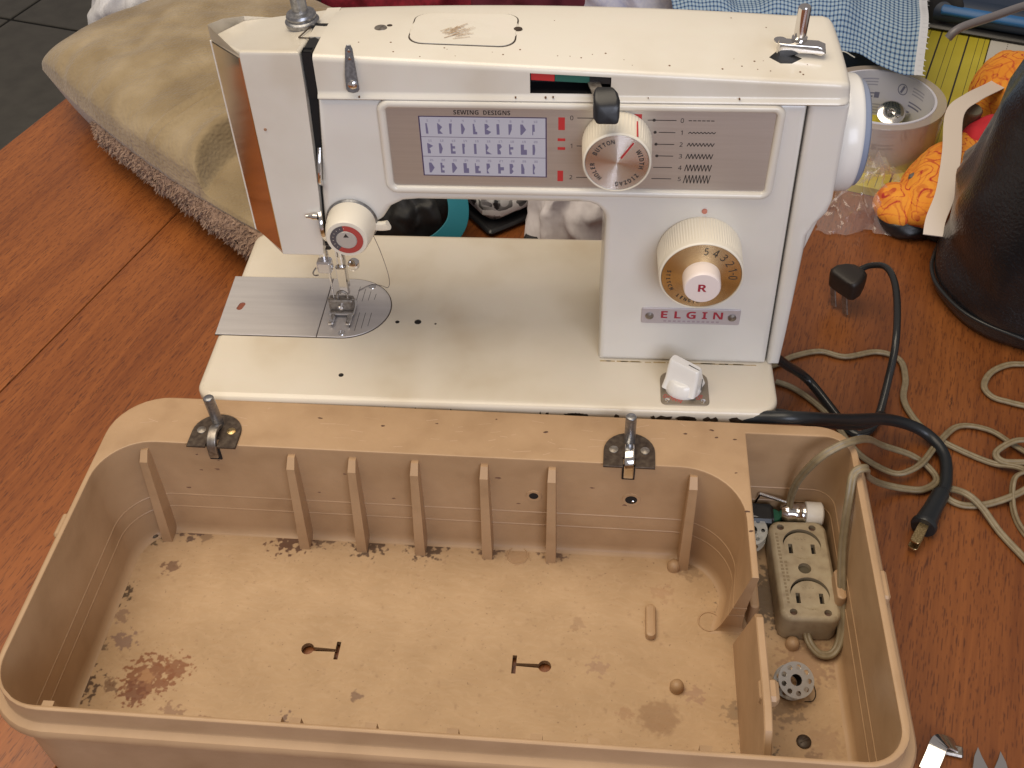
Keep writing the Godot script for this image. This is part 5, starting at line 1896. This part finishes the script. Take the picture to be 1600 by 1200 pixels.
# a heap of cloth: a lumpy dome with folds, lying on the table
func heap(called: String, label: String, category: String, at: Vector3, size: Vector3, mt: Material, seed_: int, turn := 0.0, part := "cloth", fold := 1.0) -> Node3D:
	var t := thing(called, label, category, at, deg_to_rad(turn))
	var n := noise(0.13, seed_, 4)
	var n3 := noise(0.5, seed_ + 5, 3)
	var n2 := noise(0.05, seed_ + 1, 3)
	var m := Msh.new()
	var f := func(u: float, v: float) -> Vector3:
		var a := u * TAU
		var e := PI * 0.5 * (1.0 - v)
		var ca := cos(a)
		var sa := sin(a)
		var q := pow(pow(absf(ca), 3.0) + pow(absf(sa), 3.0), -1.0 / 3.0)
		var r := sin(e) * q
		var x := ca * r * size.x
		var z := sa * r * size.z
		var k := 1.0 + 0.22 * n2.get_noise_3d(x + at.x, cos(e) * 8.0, z + at.z)
		var y := pow(maxf(cos(e), 0.0), 0.6) * size.y
		var ridge := 1.0 - absf(n.get_noise_2d((x * 0.8 + z * 0.7 + at.x) * 1.2, (z - x) * 0.5)) * 2.0
		y += (ridge * 0.22 + n3.get_noise_2d(x + at.x, z) * 0.06) * size.y * fold * sin(minf(v * 3.0, 1.0) * PI * 0.5)
		k *= 1.0 + fold * (0.09 * sin(a * 9.0 + n2.get_noise_2d(cos(a) * 9.0, y * 1.5) * 6.0) + 0.05 * n3.get_noise_2d(a * 5.0, y)) * sin(e)
		return Vector3(x * k, maxf(y, 0.0) + 0.15, z * k)
	m.grid(120, 36, f, false)
	obj(part, m, mt, t, 70.0)
	return t


func orange_image() -> Image:
	var im := Image.create(512, 512, false, Image.FORMAT_RGB8)
	var n := noise(0.012, 51, 3)
	var n2 := noise(0.018, 57, 2)
	for y in 512:
		for x in 512:
			var k := n.get_noise_2d(x, y)
			var c := Color(0.78, 0.27, 0.022).lerp(Color(0.84, 0.36, 0.04), clampf(0.5 + n2.get_noise_2d(x, y), 0, 1))
			# outlines where the field crosses a few levels
			var e := absf(fposmod(k * 3.2 + 0.5, 1.0) - 0.5)
			if e < 0.075:
				c = Color(0.42, 0.022, 0.02)
			im.set_pixel(x, y, srgb(c))
	return im


func leopard_image() -> Image:
	var im := Image.create(384, 384, false, Image.FORMAT_RGB8)
	im.fill(srgb(Color(0.72, 0.71, 0.70)))
	var n := noise(0.02, 61, 2)
	for i in 6:
		for j in 6:
			var cx := 34 + i * 64 + (32 if j % 2 == 1 else 0)
			var cy := 32 + j * 64
			for y in range(-34, 34):
				for x in range(-34, 34):
					var a := atan2(y, x)
					var r := Vector2(x, y).length() * (1.0 + 0.5 * n.get_noise_2d(cx + x, cy + y))
					if r > 12.0 and r < 26.0 and fposmod(a + i * 1.3 + j * 2.1, TAU) > 0.7:
						im.set_pixel(posmod(cx + x, 384), posmod(cy + y, 384), srgb(Color(0.012, 0.012, 0.014)))
					elif r <= 12.0:
						im.set_pixel(posmod(cx + x, 384), posmod(cy + y, 384), srgb(Color(0.30, 0.29, 0.30)))
	return im


func gingham_image() -> Image:
	var im := Image.create(512, 512, false, Image.FORMAT_RGB8)
	var n := noise(0.4, 63, 2)
	for y in 512:
		for x in 512:
			# 32 checks a side, white and blue threads with a darker line between
			var ax := x % 16 < 6
			var ay := y % 16 < 6
			var c := Color(0.33, 0.42, 0.50)
			if ax and ay:
				c = Color(0.018, 0.04, 0.11)
			elif ax or ay:
				c = Color(0.13, 0.22, 0.36)
			c = c * (1.0 + 0.25 * n.get_noise_2d(x, y))
			im.set_pixel(x, y, srgb(c))
	return im


func core_image() -> Image:
	var im := Image.create(1024, 160, false, Image.FORMAT_RGB8)
	im.fill(srgb(Color(0.56, 0.57, 0.66)))
	var ink := srgb(Color(0.16, 0.17, 0.27))
	var pale := srgb(Color(0.34, 0.35, 0.46))
	var rng := RandomNumberGenerator.new()
	rng.seed = 9
	for rep in 6:
		var x0 := rep * 170
		for y in range(-18, 18):
			for x in range(-18, 18):
				var r := Vector2(x, y).length()
				if (r > 14 and r < 17) or (absf(x + y * 0.4) < 4 and r < 12):
					im.set_pixel(posmod(x0 + 24 + x, 1024), 40 + y, ink)
		for k in 3:
			im.fill_rect(Rect2i((x0 + 60) % 960, 22 + k * 9, 52, 4), pale)
		im.fill_rect(Rect2i((x0 + 56) % 950, 66, 60, 4), ink)
		im.fill_rect(Rect2i((x0 + 56) % 950, 76, 48, 5), ink)
		im.fill_rect(Rect2i((x0 + 108) % 950, 64, 16, 18), ink)
		for k in 4:
			im.fill_rect(Rect2i((x0 + 96 + rng.randi_range(0, 8)) % 950, 100 + k * 9, rng.randi_range(36, 60), 4), pale)
	return im


# ---------------------------------------------------------------- clutter at the right
func right_things() -> void:
	# roll of clear packing tape
	var t := thing("tape_roll", "wide roll of clear brown packing tape with printed white core", "tape roll", Vector3(32.9, 0, -57.4))
	var m := Msh.new()
	m.lathe([Vector2(5.05, 0.05), Vector2(5.9, 0.05), Vector2(5.95, 0.15), Vector2(5.95, 5.5), Vector2(5.9, 5.6), Vector2(5.05, 5.6)], 72)
	var tm := glass(Color(0.58, 0.50, 0.44), 0.5, 0.1)
	tm.clearcoat_enabled = true
	tm.clearcoat = 0.6
	obj("tape", m, tm, t, 40.0)
	m = Msh.new()
	for j in 72:
		var a0 := TAU * j / 72.0
		var a1 := TAU * (j + 1) / 72.0
		var p := func(a: float, y: float) -> Vector3: return Vector3(cos(a) * 4.82, y, -sin(a) * 4.82)
		m.quad(p.call(a1, 0.05), p.call(a0, 0.05), p.call(a0, 5.65), p.call(a1, 5.65), Vector2(1.0 - a1 / TAU, 1), Vector2(1.0 - a0 / TAU, 1), Vector2(1.0 - a0 / TAU, 0), Vector2(1.0 - a1 / TAU, 0))
	m.lathe([Vector2(5.06, 5.6), Vector2(5.04, 5.66), Vector2(4.82, 5.66)], 72)
	obj("printed_core", m, picture(core_image(), 0.6), t, 60.0)
	t = thing("steel_bobbin_case", "small steel bobbin case lying inside the tape roll", "bobbin case", Vector3(35.0, 0.9, -60.3))
	m = Msh.new()
	m.lathe([Vector2(0, 0), Vector2(1.3, 0.05), Vector2(1.35, 1.2), Vector2(1.2, 1.3), Vector2(0.4, 1.25), Vector2(0.35, 0.9), Vector2(0, 0.9)], 26, Transform3D(Basis(Vector3(1, 0, 0.3).normalized(), 0.5), Vector3(0, 0.6, 0)))
	m.box(Vector3(0.9, 1.6, 0.6), Vector3(1.6, 0.12, 0.5), 0.04, ry(35))
	obj("body", m, M.chrome, t)
	# crumpled clear wrapper
	t = thing("clear_wrapper", "crumpled clear plastic wrapper in front of the tape roll", "wrapper", Vector3(31.2, 0, -47.6))
	m = Msh.new()
	var cn := noise(0.25, 44, 3, FastNoiseLite.TYPE_CELLULAR)
	cn.cellular_return_type = FastNoiseLite.RETURN_DISTANCE
	var cn2 := noise(0.12, 45, 2)
	var wrap := func(u: float, v: float) -> Vector3:
		var x := (u - 0.5) * 8.2
		var z := (v - 0.5) * 8.6
		var e := sin(u * PI) * sin(v * PI)
		return Vector3(x + cn2.get_noise_2d(x * 3.0, z * 3.0) * 0.9 + z * -0.25, 0.2 + e * 2.0 + absf(cn.get_noise_2d(x * 1.6, z * 1.6)) * 3.4 * e + cn2.get_noise_2d(x * 7.0, z * 7.0) * 1.2 * e, z + cn2.get_noise_2d(x * 3.0 + 40.0, z * 3.0) * 0.9)
	m.grid(30, 30, wrap, true)
	obj("film", m, glass(Color(0.75, 0.70, 0.70), 0.12, 0.1), t, 8.0)
	# orange fabric pouch
	t = thing("orange_pouch", "orange fabric pouch with red swirl print and black trim", "pouch", Vector3(37.5, 0, -51))
	var om := picture(orange_image(), 0.85)
	om.uv1_triplanar = true
	om.uv1_scale = Vector3.ONE * (100.0 / 34.0)
	var lump := func(c: Vector3, r: Vector3, turn: float, seed_: int) -> Msh:
		var q := Msh.new()
		var nn := noise(0.12, seed_, 3)
		var b := ry(turn)
		q.grid(40, 24, func(u: float, v: float) -> Vector3:
			var a := u * TAU
			var e := PI * (v - 0.5)
			var d := Vector3(cos(e) * cos(a), sin(e), -cos(e) * sin(a))
			var k := 1.0 + 0.2 * nn.get_noise_3d(d.x * 5.0, d.y * 5.0, d.z * 5.0)
			var o := c + b * (d * r * k)
			o.y = maxf(o.y, 0.12)
			return o - Vector3(37.5, 0, -51), false)
		return q
	obj("front_lobe", lump.call(Vector3(33.6, 1.7, -45.2), Vector3(2.5, 1.9, 2.6), 20.0, 3), om, t, 70.0)
	obj("body", lump.call(Vector3(38.4, 2.2, -48.6), Vector3(3.9, 3.0, 7.8), -28.0, 4), om, t, 70.0)
	obj("rear_lobe", lump.call(Vector3(46.5, 3.6, -62.5), Vector3(3.6, 3.8, 4.6), -20.0, 5), om, t, 70.0)
	obj("black_trim", lump.call(Vector3(33.9, 0.9, -43.8), Vector3(2.4, 1.2, 1.7), -14.0, 6), M.black, t, 70.0)
	obj("black_strap", lump.call(Vector3(47.5, 4.6, -58.5), Vector3(2.2, 2.3, 3.4), -20.0, 7), M.black, t, 70.0)
	m = Msh.new()
	m.sweep(smooth_path([Vector3(-2.3, 0.5, 7.7), Vector3(-0.9, 0.5, 8.6), Vector3(0.6, 0.6, 9.3), Vector3(1.6, 0.8, 10.2)], 5), rr(-0.3, -0.35, 0.3, 0.35, [0.2, 0.2, 0.2, 0.2], 2))
	obj("black_strap", m, M.black, t)
	obj("red_lining", lump.call(Vector3(42.3, 3.2, -53.5), Vector3(2.2, 2.6, 3.2), -28.0, 8), mat(Color(0.52, 0.02, 0.035), 0.8), t, 70.0)
	m = Msh.new()
	m.box(Vector3(35.4, 3.6, -47.6) - Vector3(37.5, 0, -51), Vector3(3.0, 0.8, 0.9), 0.2, ry(38))
	obj("zip_pull", m, mat(Color(0.12, 0.11, 0.10), 0.5), t)
	m = Msh.new()
	m.lathe([Vector2(0.75, 0), Vector2(0.85, 0.2), Vector2(0.85, 2.2), Vector2(0.7, 2.4), Vector2(0, 2.45)], 20, Transform3D(Basis(Vector3(1, 0, 0), 0.3), Vector3(40.9, 3.4, -56.0) - Vector3(37.5, 0, -51)))
	obj("cord_end", m, mat(Color(0.16, 0.15, 0.11), 0.5), t)
	# white ribbon
	t = thing("white_ribbon", "pale cream ribbon trailing over the orange pouch", "ribbon", Vector3(39, 0, -50))
	m = Msh.new()
	var path := []
	for q in [Vector3(46.5, 5.0, -63.0), Vector3(43.6, 5.7, -59.5), Vector3(40.7, 6.5, -56.0), Vector3(38.5, 6.6, -53.0), Vector3(37.2, 6.0, -47.2), Vector3(36.1, 5.0, -42.8), Vector3(35.06, 4.0, -40.3), Vector3(34.7, 3.4, -38.8)]:
		path.push_back(q - Vector3(39, 0, -50))
	m.sweep(smooth_path(path, 8), rr(-0.8, -0.05, 0.8, 0.05, [0.04, 0.04, 0.04, 0.04], 1))
	obj("band", m, mat(Color(0.68, 0.60, 0.54), 0.6), t, 50.0)
	# black leather bag
	t = thing("black_bag", "black glossy leather handbag standing at the right edge of the table", "bag", Vector3(46, 0, -34))
	m = Msh.new()
	var foot := PackedVector2Array()
	for q in [Vector2(39.5, -44.0), Vector2(37.0, -41.5), Vector2(35.4, -38.2), Vector2(35.0, -36.2), Vector2(35.2, -34.4), Vector2(36.2, -31.8), Vector2(37.6, -30.0), Vector2(39.6, -28.8), Vector2(43.5, -27.3), Vector2(49, -25.8), Vector2(56, -25.6), Vector2(63, -26.5), Vector2(66, -31), Vector2(65, -38), Vector2(58, -43), Vector2(48, -45)]:
		foot.push_back(Vector2(q.x, -q.y))
	var round_foot := PackedVector2Array()
	var fp := []
	for q in foot:
		fp.push_back(Vector3(q.x, q.y, 0))
	for q in smooth_path(fp, 5, true):
		round_foot.push_back(Vector2(q.x, q.y))
	var rings := []
	var bn := noise(0.09, 31, 4)
	var bn2 := noise(0.05, 38, 3)
	for s in [[0.0, -0.5, 0.0], [0.25, -0.1, 0.0], [0.8, 0.15, 0.0], [1.6, 0.25, 0.0], [2.3, 0.4, -0.1], [3.0, 0.45, -0.15], [3.8, 0.4, -0.1], [4.6, 0.42, 0.0], [6.0, 0.7, 0.1], [8.0, 0.7, 0.35], [10.0, 0.6, 0.6], [12.0, 0.45, 0.85], [14.0, 0.2, 1.1], [16.0, 0.0, 1.4], [18.0, -0.3, 1.7], [22.0, -1.1, 2.4], [25.0, -2.2, 3.0], [27.0, -4.0, 3.4], [27.6, -6.0, 3.5]]:
		var ring := PackedVector3Array()
		for q in Msh.offset(round_foot, s[1]):
			var k := (0.5 * bn.get_noise_3d(q.x, s[0] * 1.6, q.y) + 2.2 * bn2.get_noise_3d(q.x, s[0] * 0.7, q.y) - 0.45 * exp(-pow((s[0] - 7.5 - 0.12 * (q.x - 36.0)) * 0.9, 2.0))) * smoothstep(0.8, 3.5, s[0])
			ring.push_back(Vector3(q.x + s[2] - 46.0 + k, s[0], -q.y + 34.0 + k - s[0] * 0.02))
		rings.push_back(ring)
	m.loft(rings, true, true)
	M.leather = mottled(noise(0.02, 34, 4), [[0.0, Color(0.006, 0.006, 0.007)], [1.0, Color(0.012, 0.012, 0.015)]], 10.0, 0.34, htex(noise(0.12, 35, 4)), 0.07)
	M.leather.clearcoat_enabled = true
	M.leather.clearcoat = 0.4
	M.leather.clearcoat_roughness = 0.25
	obj("body", m, M.leather, t, 60.0)
	m = Msh.new()
	var pp := []
	for q in Msh.offset(round_foot, 0.34):
		pp.push_back(Vector3(q.x - 46.0, 1.55 + 0.2 * sin(q.x * 0.7), -q.y + 34.0))
	m.tube(PackedVector3Array(pp), 0.17, 8, false, true)
	obj("piping", m, mat(Color(0.018, 0.018, 0.018), 0.3), t, 60.0)
	# loose presser feet at the front right corner
	t = thing("presser_foot_loose", "loose chrome presser foot with bent plate beside the case corner", "presser foot", Vector3(27.4, 0, 5.6), 0.0, "loose presser feet")
	m = Msh.new()
	var bent := smooth_path([Vector3(-0.75, 0.25, 1.1), Vector3(-0.3, 0.55, 0.3), Vector3(0.05, 0.75, -0.35), Vector3(0.5, 0.5, -0.6), Vector3(1.1, 0.22, -0.55)], 4)
	m.sweep(bent, rr(-0.5, -0.06, 0.5, 0.06, [0.03, 0.03, 0.03, 0.03], 1))
	obj("bent_plate", m, M.chrome, t, 20.0)
	m = Msh.new()
	m.box(Vector3(0.9, 0.2, -0.25), Vector3(1.1, 0.3, 0.7), 0.1, ry(-10))
	obj("shank", m, M.dull_steel, t)
	t = thing("presser_foot_forked", "loose chrome presser foot with two pointed toes at the bottom edge", "presser foot", Vector3(30.1, 0, 6.4), 0.0, "loose presser feet")
	m = Msh.new()
	for s in [-1.0, 1.0]:
		var toe := PackedVector2Array([Vector2(s * 0.02, -1.2), Vector2(s * 0.08, -0.1), Vector2(s * 0.42, 0.7), Vector2(s * 0.6, 1.25), Vector2(s * 0.86, 0.6), Vector2(s * 1.0, -0.2), Vector2(s * 0.95, -1.2)])
		if Geometry2D.is_polygon_clockwise(toe):
			toe.reverse()
		m.extrude(toe, 0.3, 0.42, 0.03, lying(Vector3(0, 0, 0), -8))
	obj("toes", m, M.chrome, t)
	m = Msh.new()
	m.box(Vector3(0, 0.35, 1.5), Vector3(1.9, 0.5, 1.4), 0.1)
	obj("sole", m, M.chrome, t)


# ---------------------------------------------------------------- clutter behind the machine
func back_things() -> void:
	# printed sheet, turned on the table
	var v := Vector3(-0.33, 0, 0.944)
	var u := Vector3(0.944, 0, 0.33)
	var t := thing("yellow_sheet", "yellow printed sheet with black ruled lines and a white margin", "sheet", u * 13.5 + v * -80.0)
	var bs := Basis(u, Vector3.UP, v)
	var m := Msh.new()
	m.box(Vector3.ZERO + bs * Vector3(-1.0, 0.45, 4.0), Vector3(15.4, 0.9, 38), 0.06, bs)
	obj("yellow_field", m, mottled(noise(0.01, 81, 3), [[0.0, Color(0.50, 0.42, 0.03)], [1.0, Color(0.62, 0.54, 0.06)]], 30.0, 0.6), t)
	m = Msh.new()
	m.box(bs * Vector3(11.4, 0.45, 4.0), Vector3(9.2, 0.89, 38), 0.06, bs)
	obj("white_margin", m, mat(Color(0.58, 0.56, 0.52), 0.6), t)
	m = Msh.new()
	for k in 6:
		var x := -1.25 + 2.87 * (k - 3) + 2.87
		for q in [[0.0, 0.17], [1.05, 0.05], [1.72, 0.05]]:
			var xx: float = x + q[0]
			if xx > 6.4 or xx < -8.4:
				continue
			m.box(bs * Vector3(xx, 0.905, 4.0), Vector3(q[1], 0.012, 37.6), 0.002, bs)
	obj("ruled_lines", m, M.ink, t)
	m = Msh.new()
	for k in 70:
		m.box(bs * Vector3(8.6, 0.895, -14.0 + k * 0.53), Vector3(0.06, 0.012, 0.28), 0.002, bs)
	obj("dotted_line", m, M.ink, t)
	# blue checked cloth
	var gm := picture(gingham_image(), 0.85)
	gm.uv1_triplanar = true
	gm.uv1_scale = Vector3.ONE * (100.0 / 13.0)
	gm.uv1_offset = Vector3.ZERO
	heap("folded_cloths", "pile of dark folded cloths under the blue checked cloth", "cloth", Vector3(25.5, 0, -74), Vector3(10, 6.0, 7), mat(Color(0.03, 0.05, 0.08), 0.9), 205)
	t = thing("checked_cloth", "blue and white checked cloth hanging with a frayed white edge", "cloth", Vector3(28, 0, -70))
	m = Msh.new()
	var gn := noise(0.07, 66, 3)
	var sheet := func(a: float, b: float) -> Vector3:
		# a from left to right, b from back to front
		var back := Vector3(lerpf(11.0, 39.4, a), 10.5, lerpf(-84.0, -80.0, a))
		var fx := lerpf(14.0, 35.9, a)
		var fz := lerpf(-66.5, -63.6, smoothstep(0.0, 0.75, a)) + 4.4 * smoothstep(0.78, 1.0, a)
		var q := back.lerp(Vector3(fx, 8.2, fz), b)
		q.y += gn.get_noise_2d(q.x * 1.3, q.z * 0.6) * 2.0 * (1.0 - smoothstep(0.7, 1.0, b) * 0.6) + 0.8 * sin(b * PI)
		q.y -= 1.4 * smoothstep(0.75, 1.0, b)
		return q - Vector3(28, 0, -70)
	m.grid(60, 40, sheet, true, Vector2(26.0 / 13.0, 18.0 / 13.0))
	var gm2 := picture(gingham_image(), 0.85)
	obj("fabric", m, gm2, t, 70.0)
	m = Msh.new()
	var rng := RandomNumberGenerator.new()
	rng.seed = 14
	for i in 41:
		var b := i / 40.0
		if i < 40:
			var p0: Vector3 = sheet.call(1.0, b)
			var p1: Vector3 = sheet.call(1.0, (i + 1) / 40.0)
			var k := Vector3(0.75, 0.02, 0.15)
			m.quad(p0, p1, p1 + k, p0 + k)
			m.quad(p0 + k * 0.3 + Vector3(0, 0.03, 0), p1 + k * 0.3 + Vector3(0, 0.03, 0), p1 + k * (1.0 + rng.randf() * 0.4), p1 + k * 0.9)
	obj("white_selvage", m, mat(Color(0.58, 0.60, 0.66), 0.8), t)
	m = Msh.new()
	var hem := []
	for i in 18:
		hem.push_back((sheet.call(0.5 + i / 60.0, 1.0) as Vector3) + Vector3(0, -0.25 - 0.25 * sin(i * 0.8), 0.1))
	m.tube(smooth_path(hem, 3), 0.06, 6)
	obj("loose_thread", m, mat(Color(0.6, 0.6, 0.55), 0.8), t)
	heap("checked_bundle", "crumpled blue checked cloth bundle behind the yellow sheet", "cloth", Vector3(43.0, 0, -91), Vector3(9, 9, 7), gm, 210, 10)
	heap("black_cloth", "crumpled black cloth between checked bundle and yellow sheet", "cloth", Vector3(43.5, 0.9, -83.2), Vector3(4.6, 3.2, 2.4), mat(Color(0.012, 0.012, 0.016), 0.8), 215, -20)
	# navy pouch with bright band, and a grey strap over it
	t = thing("navy_pouch", "navy blue flat pouch with bright blue band in the back corner", "pouch", Vector3(53, 0, -83), deg_to_rad(-20))
	m = Msh.new()
	m.box(Vector3(0, 2.6, 0), Vector3(20, 3.4, 11), 1.2)
	obj("body", m, mat(Color(0.02, 0.035, 0.07), 0.5), t, 60.0)
	m = Msh.new()
	m.box(Vector3(0.5, 3.0, 4.7), Vector3(18, 1.3, 1.9), 0.5)
	obj("bright_band", m, mat(Color(0.02, 0.13, 0.36), 0.4), t, 60.0)
	m = Msh.new()
	m.box(Vector3(0, 1.2, 4.8), Vector3(20.4, 0.9, 2.2), 0.4)
	obj("dark_base", m, M.black, t, 60.0)
	t = thing("grey_strap", "thin grey strap crossing above the navy pouch", "strap", Vector3(46, 0, -74))
	m = Msh.new()
	m.tube(smooth_path([Vector3(-5.6, 7.0, 7.6), Vector3(-4.6, 7.9, 7.2), Vector3(-1.1, 8.1, 5.1), Vector3(2.5, 8.2, 2.8), Vector3(8, 8.2, -0.5)], 6), 0.42, 10)
	obj("strap", m, mat(Color(0.20, 0.19, 0.21), 0.35), t, 60.0)
	# what shows over the top of the arm
	heap("grey_garment", "dark grey soft garment behind the cushion", "garment", Vector3(-30.5, 0, -79.5), Vector3(6.5, 12.0, 6), mat(Color(0.09, 0.075, 0.065), 0.9), 220)
	heap("red_cloth", "crimson red cloth peeping over the top of the machine", "cloth", Vector3(-20, 0, -84), Vector3(13, 10.5, 7), mottled(noise(0.05, 98, 3), [[0.0, Color(0.16, 0.01, 0.02)], [1.0, Color(0.36, 0.02, 0.04)]], 9.0, 0.9), 225)
	heap("white_towel", "white towelling cloth at the table corner behind the cushion tip", "towel", Vector3(-44.5, 0, -80), Vector3(7.6, 8.0, 7.5), mottled(noise(0.1, 99, 3), [[0.0, Color(0.56, 0.55, 0.56)], [1.0, Color(0.70, 0.70, 0.72)]], 6.0, 0.95, htex(noise(0.3, 100, 2)), 0.05), 230)
	heap("blue_garment", "faded blue cloth under the white towel", "cloth", Vector3(-50.0, 0, -87), Vector3(5, 6.5, 4), mat(Color(0.12, 0.13, 0.22), 0.9), 233)
	heap("maroon_cloth", "dark maroon cloth behind the middle of the machine", "cloth", Vector3(-2, 0, -85), Vector3(9, 8, 6), mat(Color(0.12, 0.015, 0.03), 0.9), 236)
	heap("pale_blue_shirt", "pale blue and white folded shirt behind the arm", "shirt", Vector3(10.0, 0, -84), Vector3(7, 9.5, 6), mottled(noise(0.05, 103, 3), [[0.0, Color(0.42, 0.45, 0.62)], [1.0, Color(0.66, 0.66, 0.74)]], 8.0, 0.9), 240)
	for q in [[21.4, -78.2, "round steel snap lying on the checked cloth, left of two"], [25.2, -77.6, "round steel snap lying on the checked cloth, right of two"]]:
		t = thing("steel_snap", q[2], "snap", Vector3(q[0], 11.0, q[1]), 0.0, "steel snaps on the checked cloth")
		m = Msh.new()
		m.lathe([Vector2(0.8, -0.6), Vector2(0.75, 0.3), Vector2(0.5, 0.7), Vector2(0, 0.8)], 18)
		obj("cap", m, M.chrome, t)
	# seen through the opening under the arm
	heap("black_shoe_bag", "black fabric bag behind the bed under the arm", "bag", Vector3(-11.0, 0, -42.5), Vector3(5.0, 5.0, 4.6), mat(Color(0.010, 0.010, 0.010), 0.6), 245)
	t = thing("teal_strap", "teal webbing strap curled on the black fabric bag", "strap", Vector3(-7, 0, -41))
	m = Msh.new()
	m.sweep(smooth_path([Vector3(-2.0, 5.6, -3.6), Vector3(0.2, 5.3, -2.4), Vector3(1.5, 4.2, -0.6), Vector3(1.7, 2.6, 1.2), Vector3(0.4, 1.4, 2.6), Vector3(-1.6, 0.7, 3.2), Vector3(-4.0, 0.4, 3.4)], 7), rr(-0.95, -0.09, 0.95, 0.09, [0.05, 0.05, 0.05, 0.05], 1))
	obj("webbing", m, mat(Color(0.01, 0.16, 0.21), 0.5), t, 50.0)
	heap("pink_cloth", "pink patterned cloth scrap behind the teal strap", "cloth", Vector3(-6.0, 0, -48.5), Vector3(3.6, 4.8, 3.0), mottled(noise(0.07, 104, 2), [[0.0, Color(0.45, 0.05, 0.08)], [0.35, Color(0.50, 0.32, 0.32)], [1.0, Color(0.55, 0.42, 0.40)]], 5.0, 0.9), 250)
	t = thing("leopard_pouch", "white pouch with black leopard rosettes and black sides", "pouch", Vector3(-1.4, 0, -47.0), deg_to_rad(38))
	m = Msh.new()
	m.box(Vector3(0, 0.45, 0), Vector3(9.6, 0.8, 8.2), 0.35)
	obj("black_base", m, M.black, t, 60.0)
	m = Msh.new()
	m.box(Vector3(0, 2.5, 0), Vector3(9.2, 3.8, 7.8), 1.2)
	var lm := picture(leopard_image(), 0.6)
	lm.uv1_triplanar = true
	lm.uv1_scale = Vector3.ONE * (100.0 / 12.0)
	obj("printed_body", m, lm, t, 60.0)
	m = Msh.new()
	m.box(Vector3(4.75, 2.6, -0.5), Vector3(0.5, 4.2, 7.6), 0.2)
	obj("black_side", m, M.black, t, 60.0)
	t = thing("black_ribbon", "short black strap end on the table beside the white cloth", "strap", Vector3(1.4, 0, -42))
	m = Msh.new()
	m.box(Vector3(0, 0.4, 0), Vector3(1.3, 0.5, 7.0), 0.12, ry(-12))
	obj("strap", m, M.black, t)
	heap("white_cloth", "wrinkled white cloth beside the column, seen under the arm", "cloth", Vector3(7.2, 0, -44.5), Vector3(6.4, 6.0, 6.6), mottled(noise(0.05, 107, 3), [[0.0, Color(0.55, 0.51, 0.53)], [1.0, Color(0.68, 0.65, 0.67)]], 8.0, 0.9), 255)
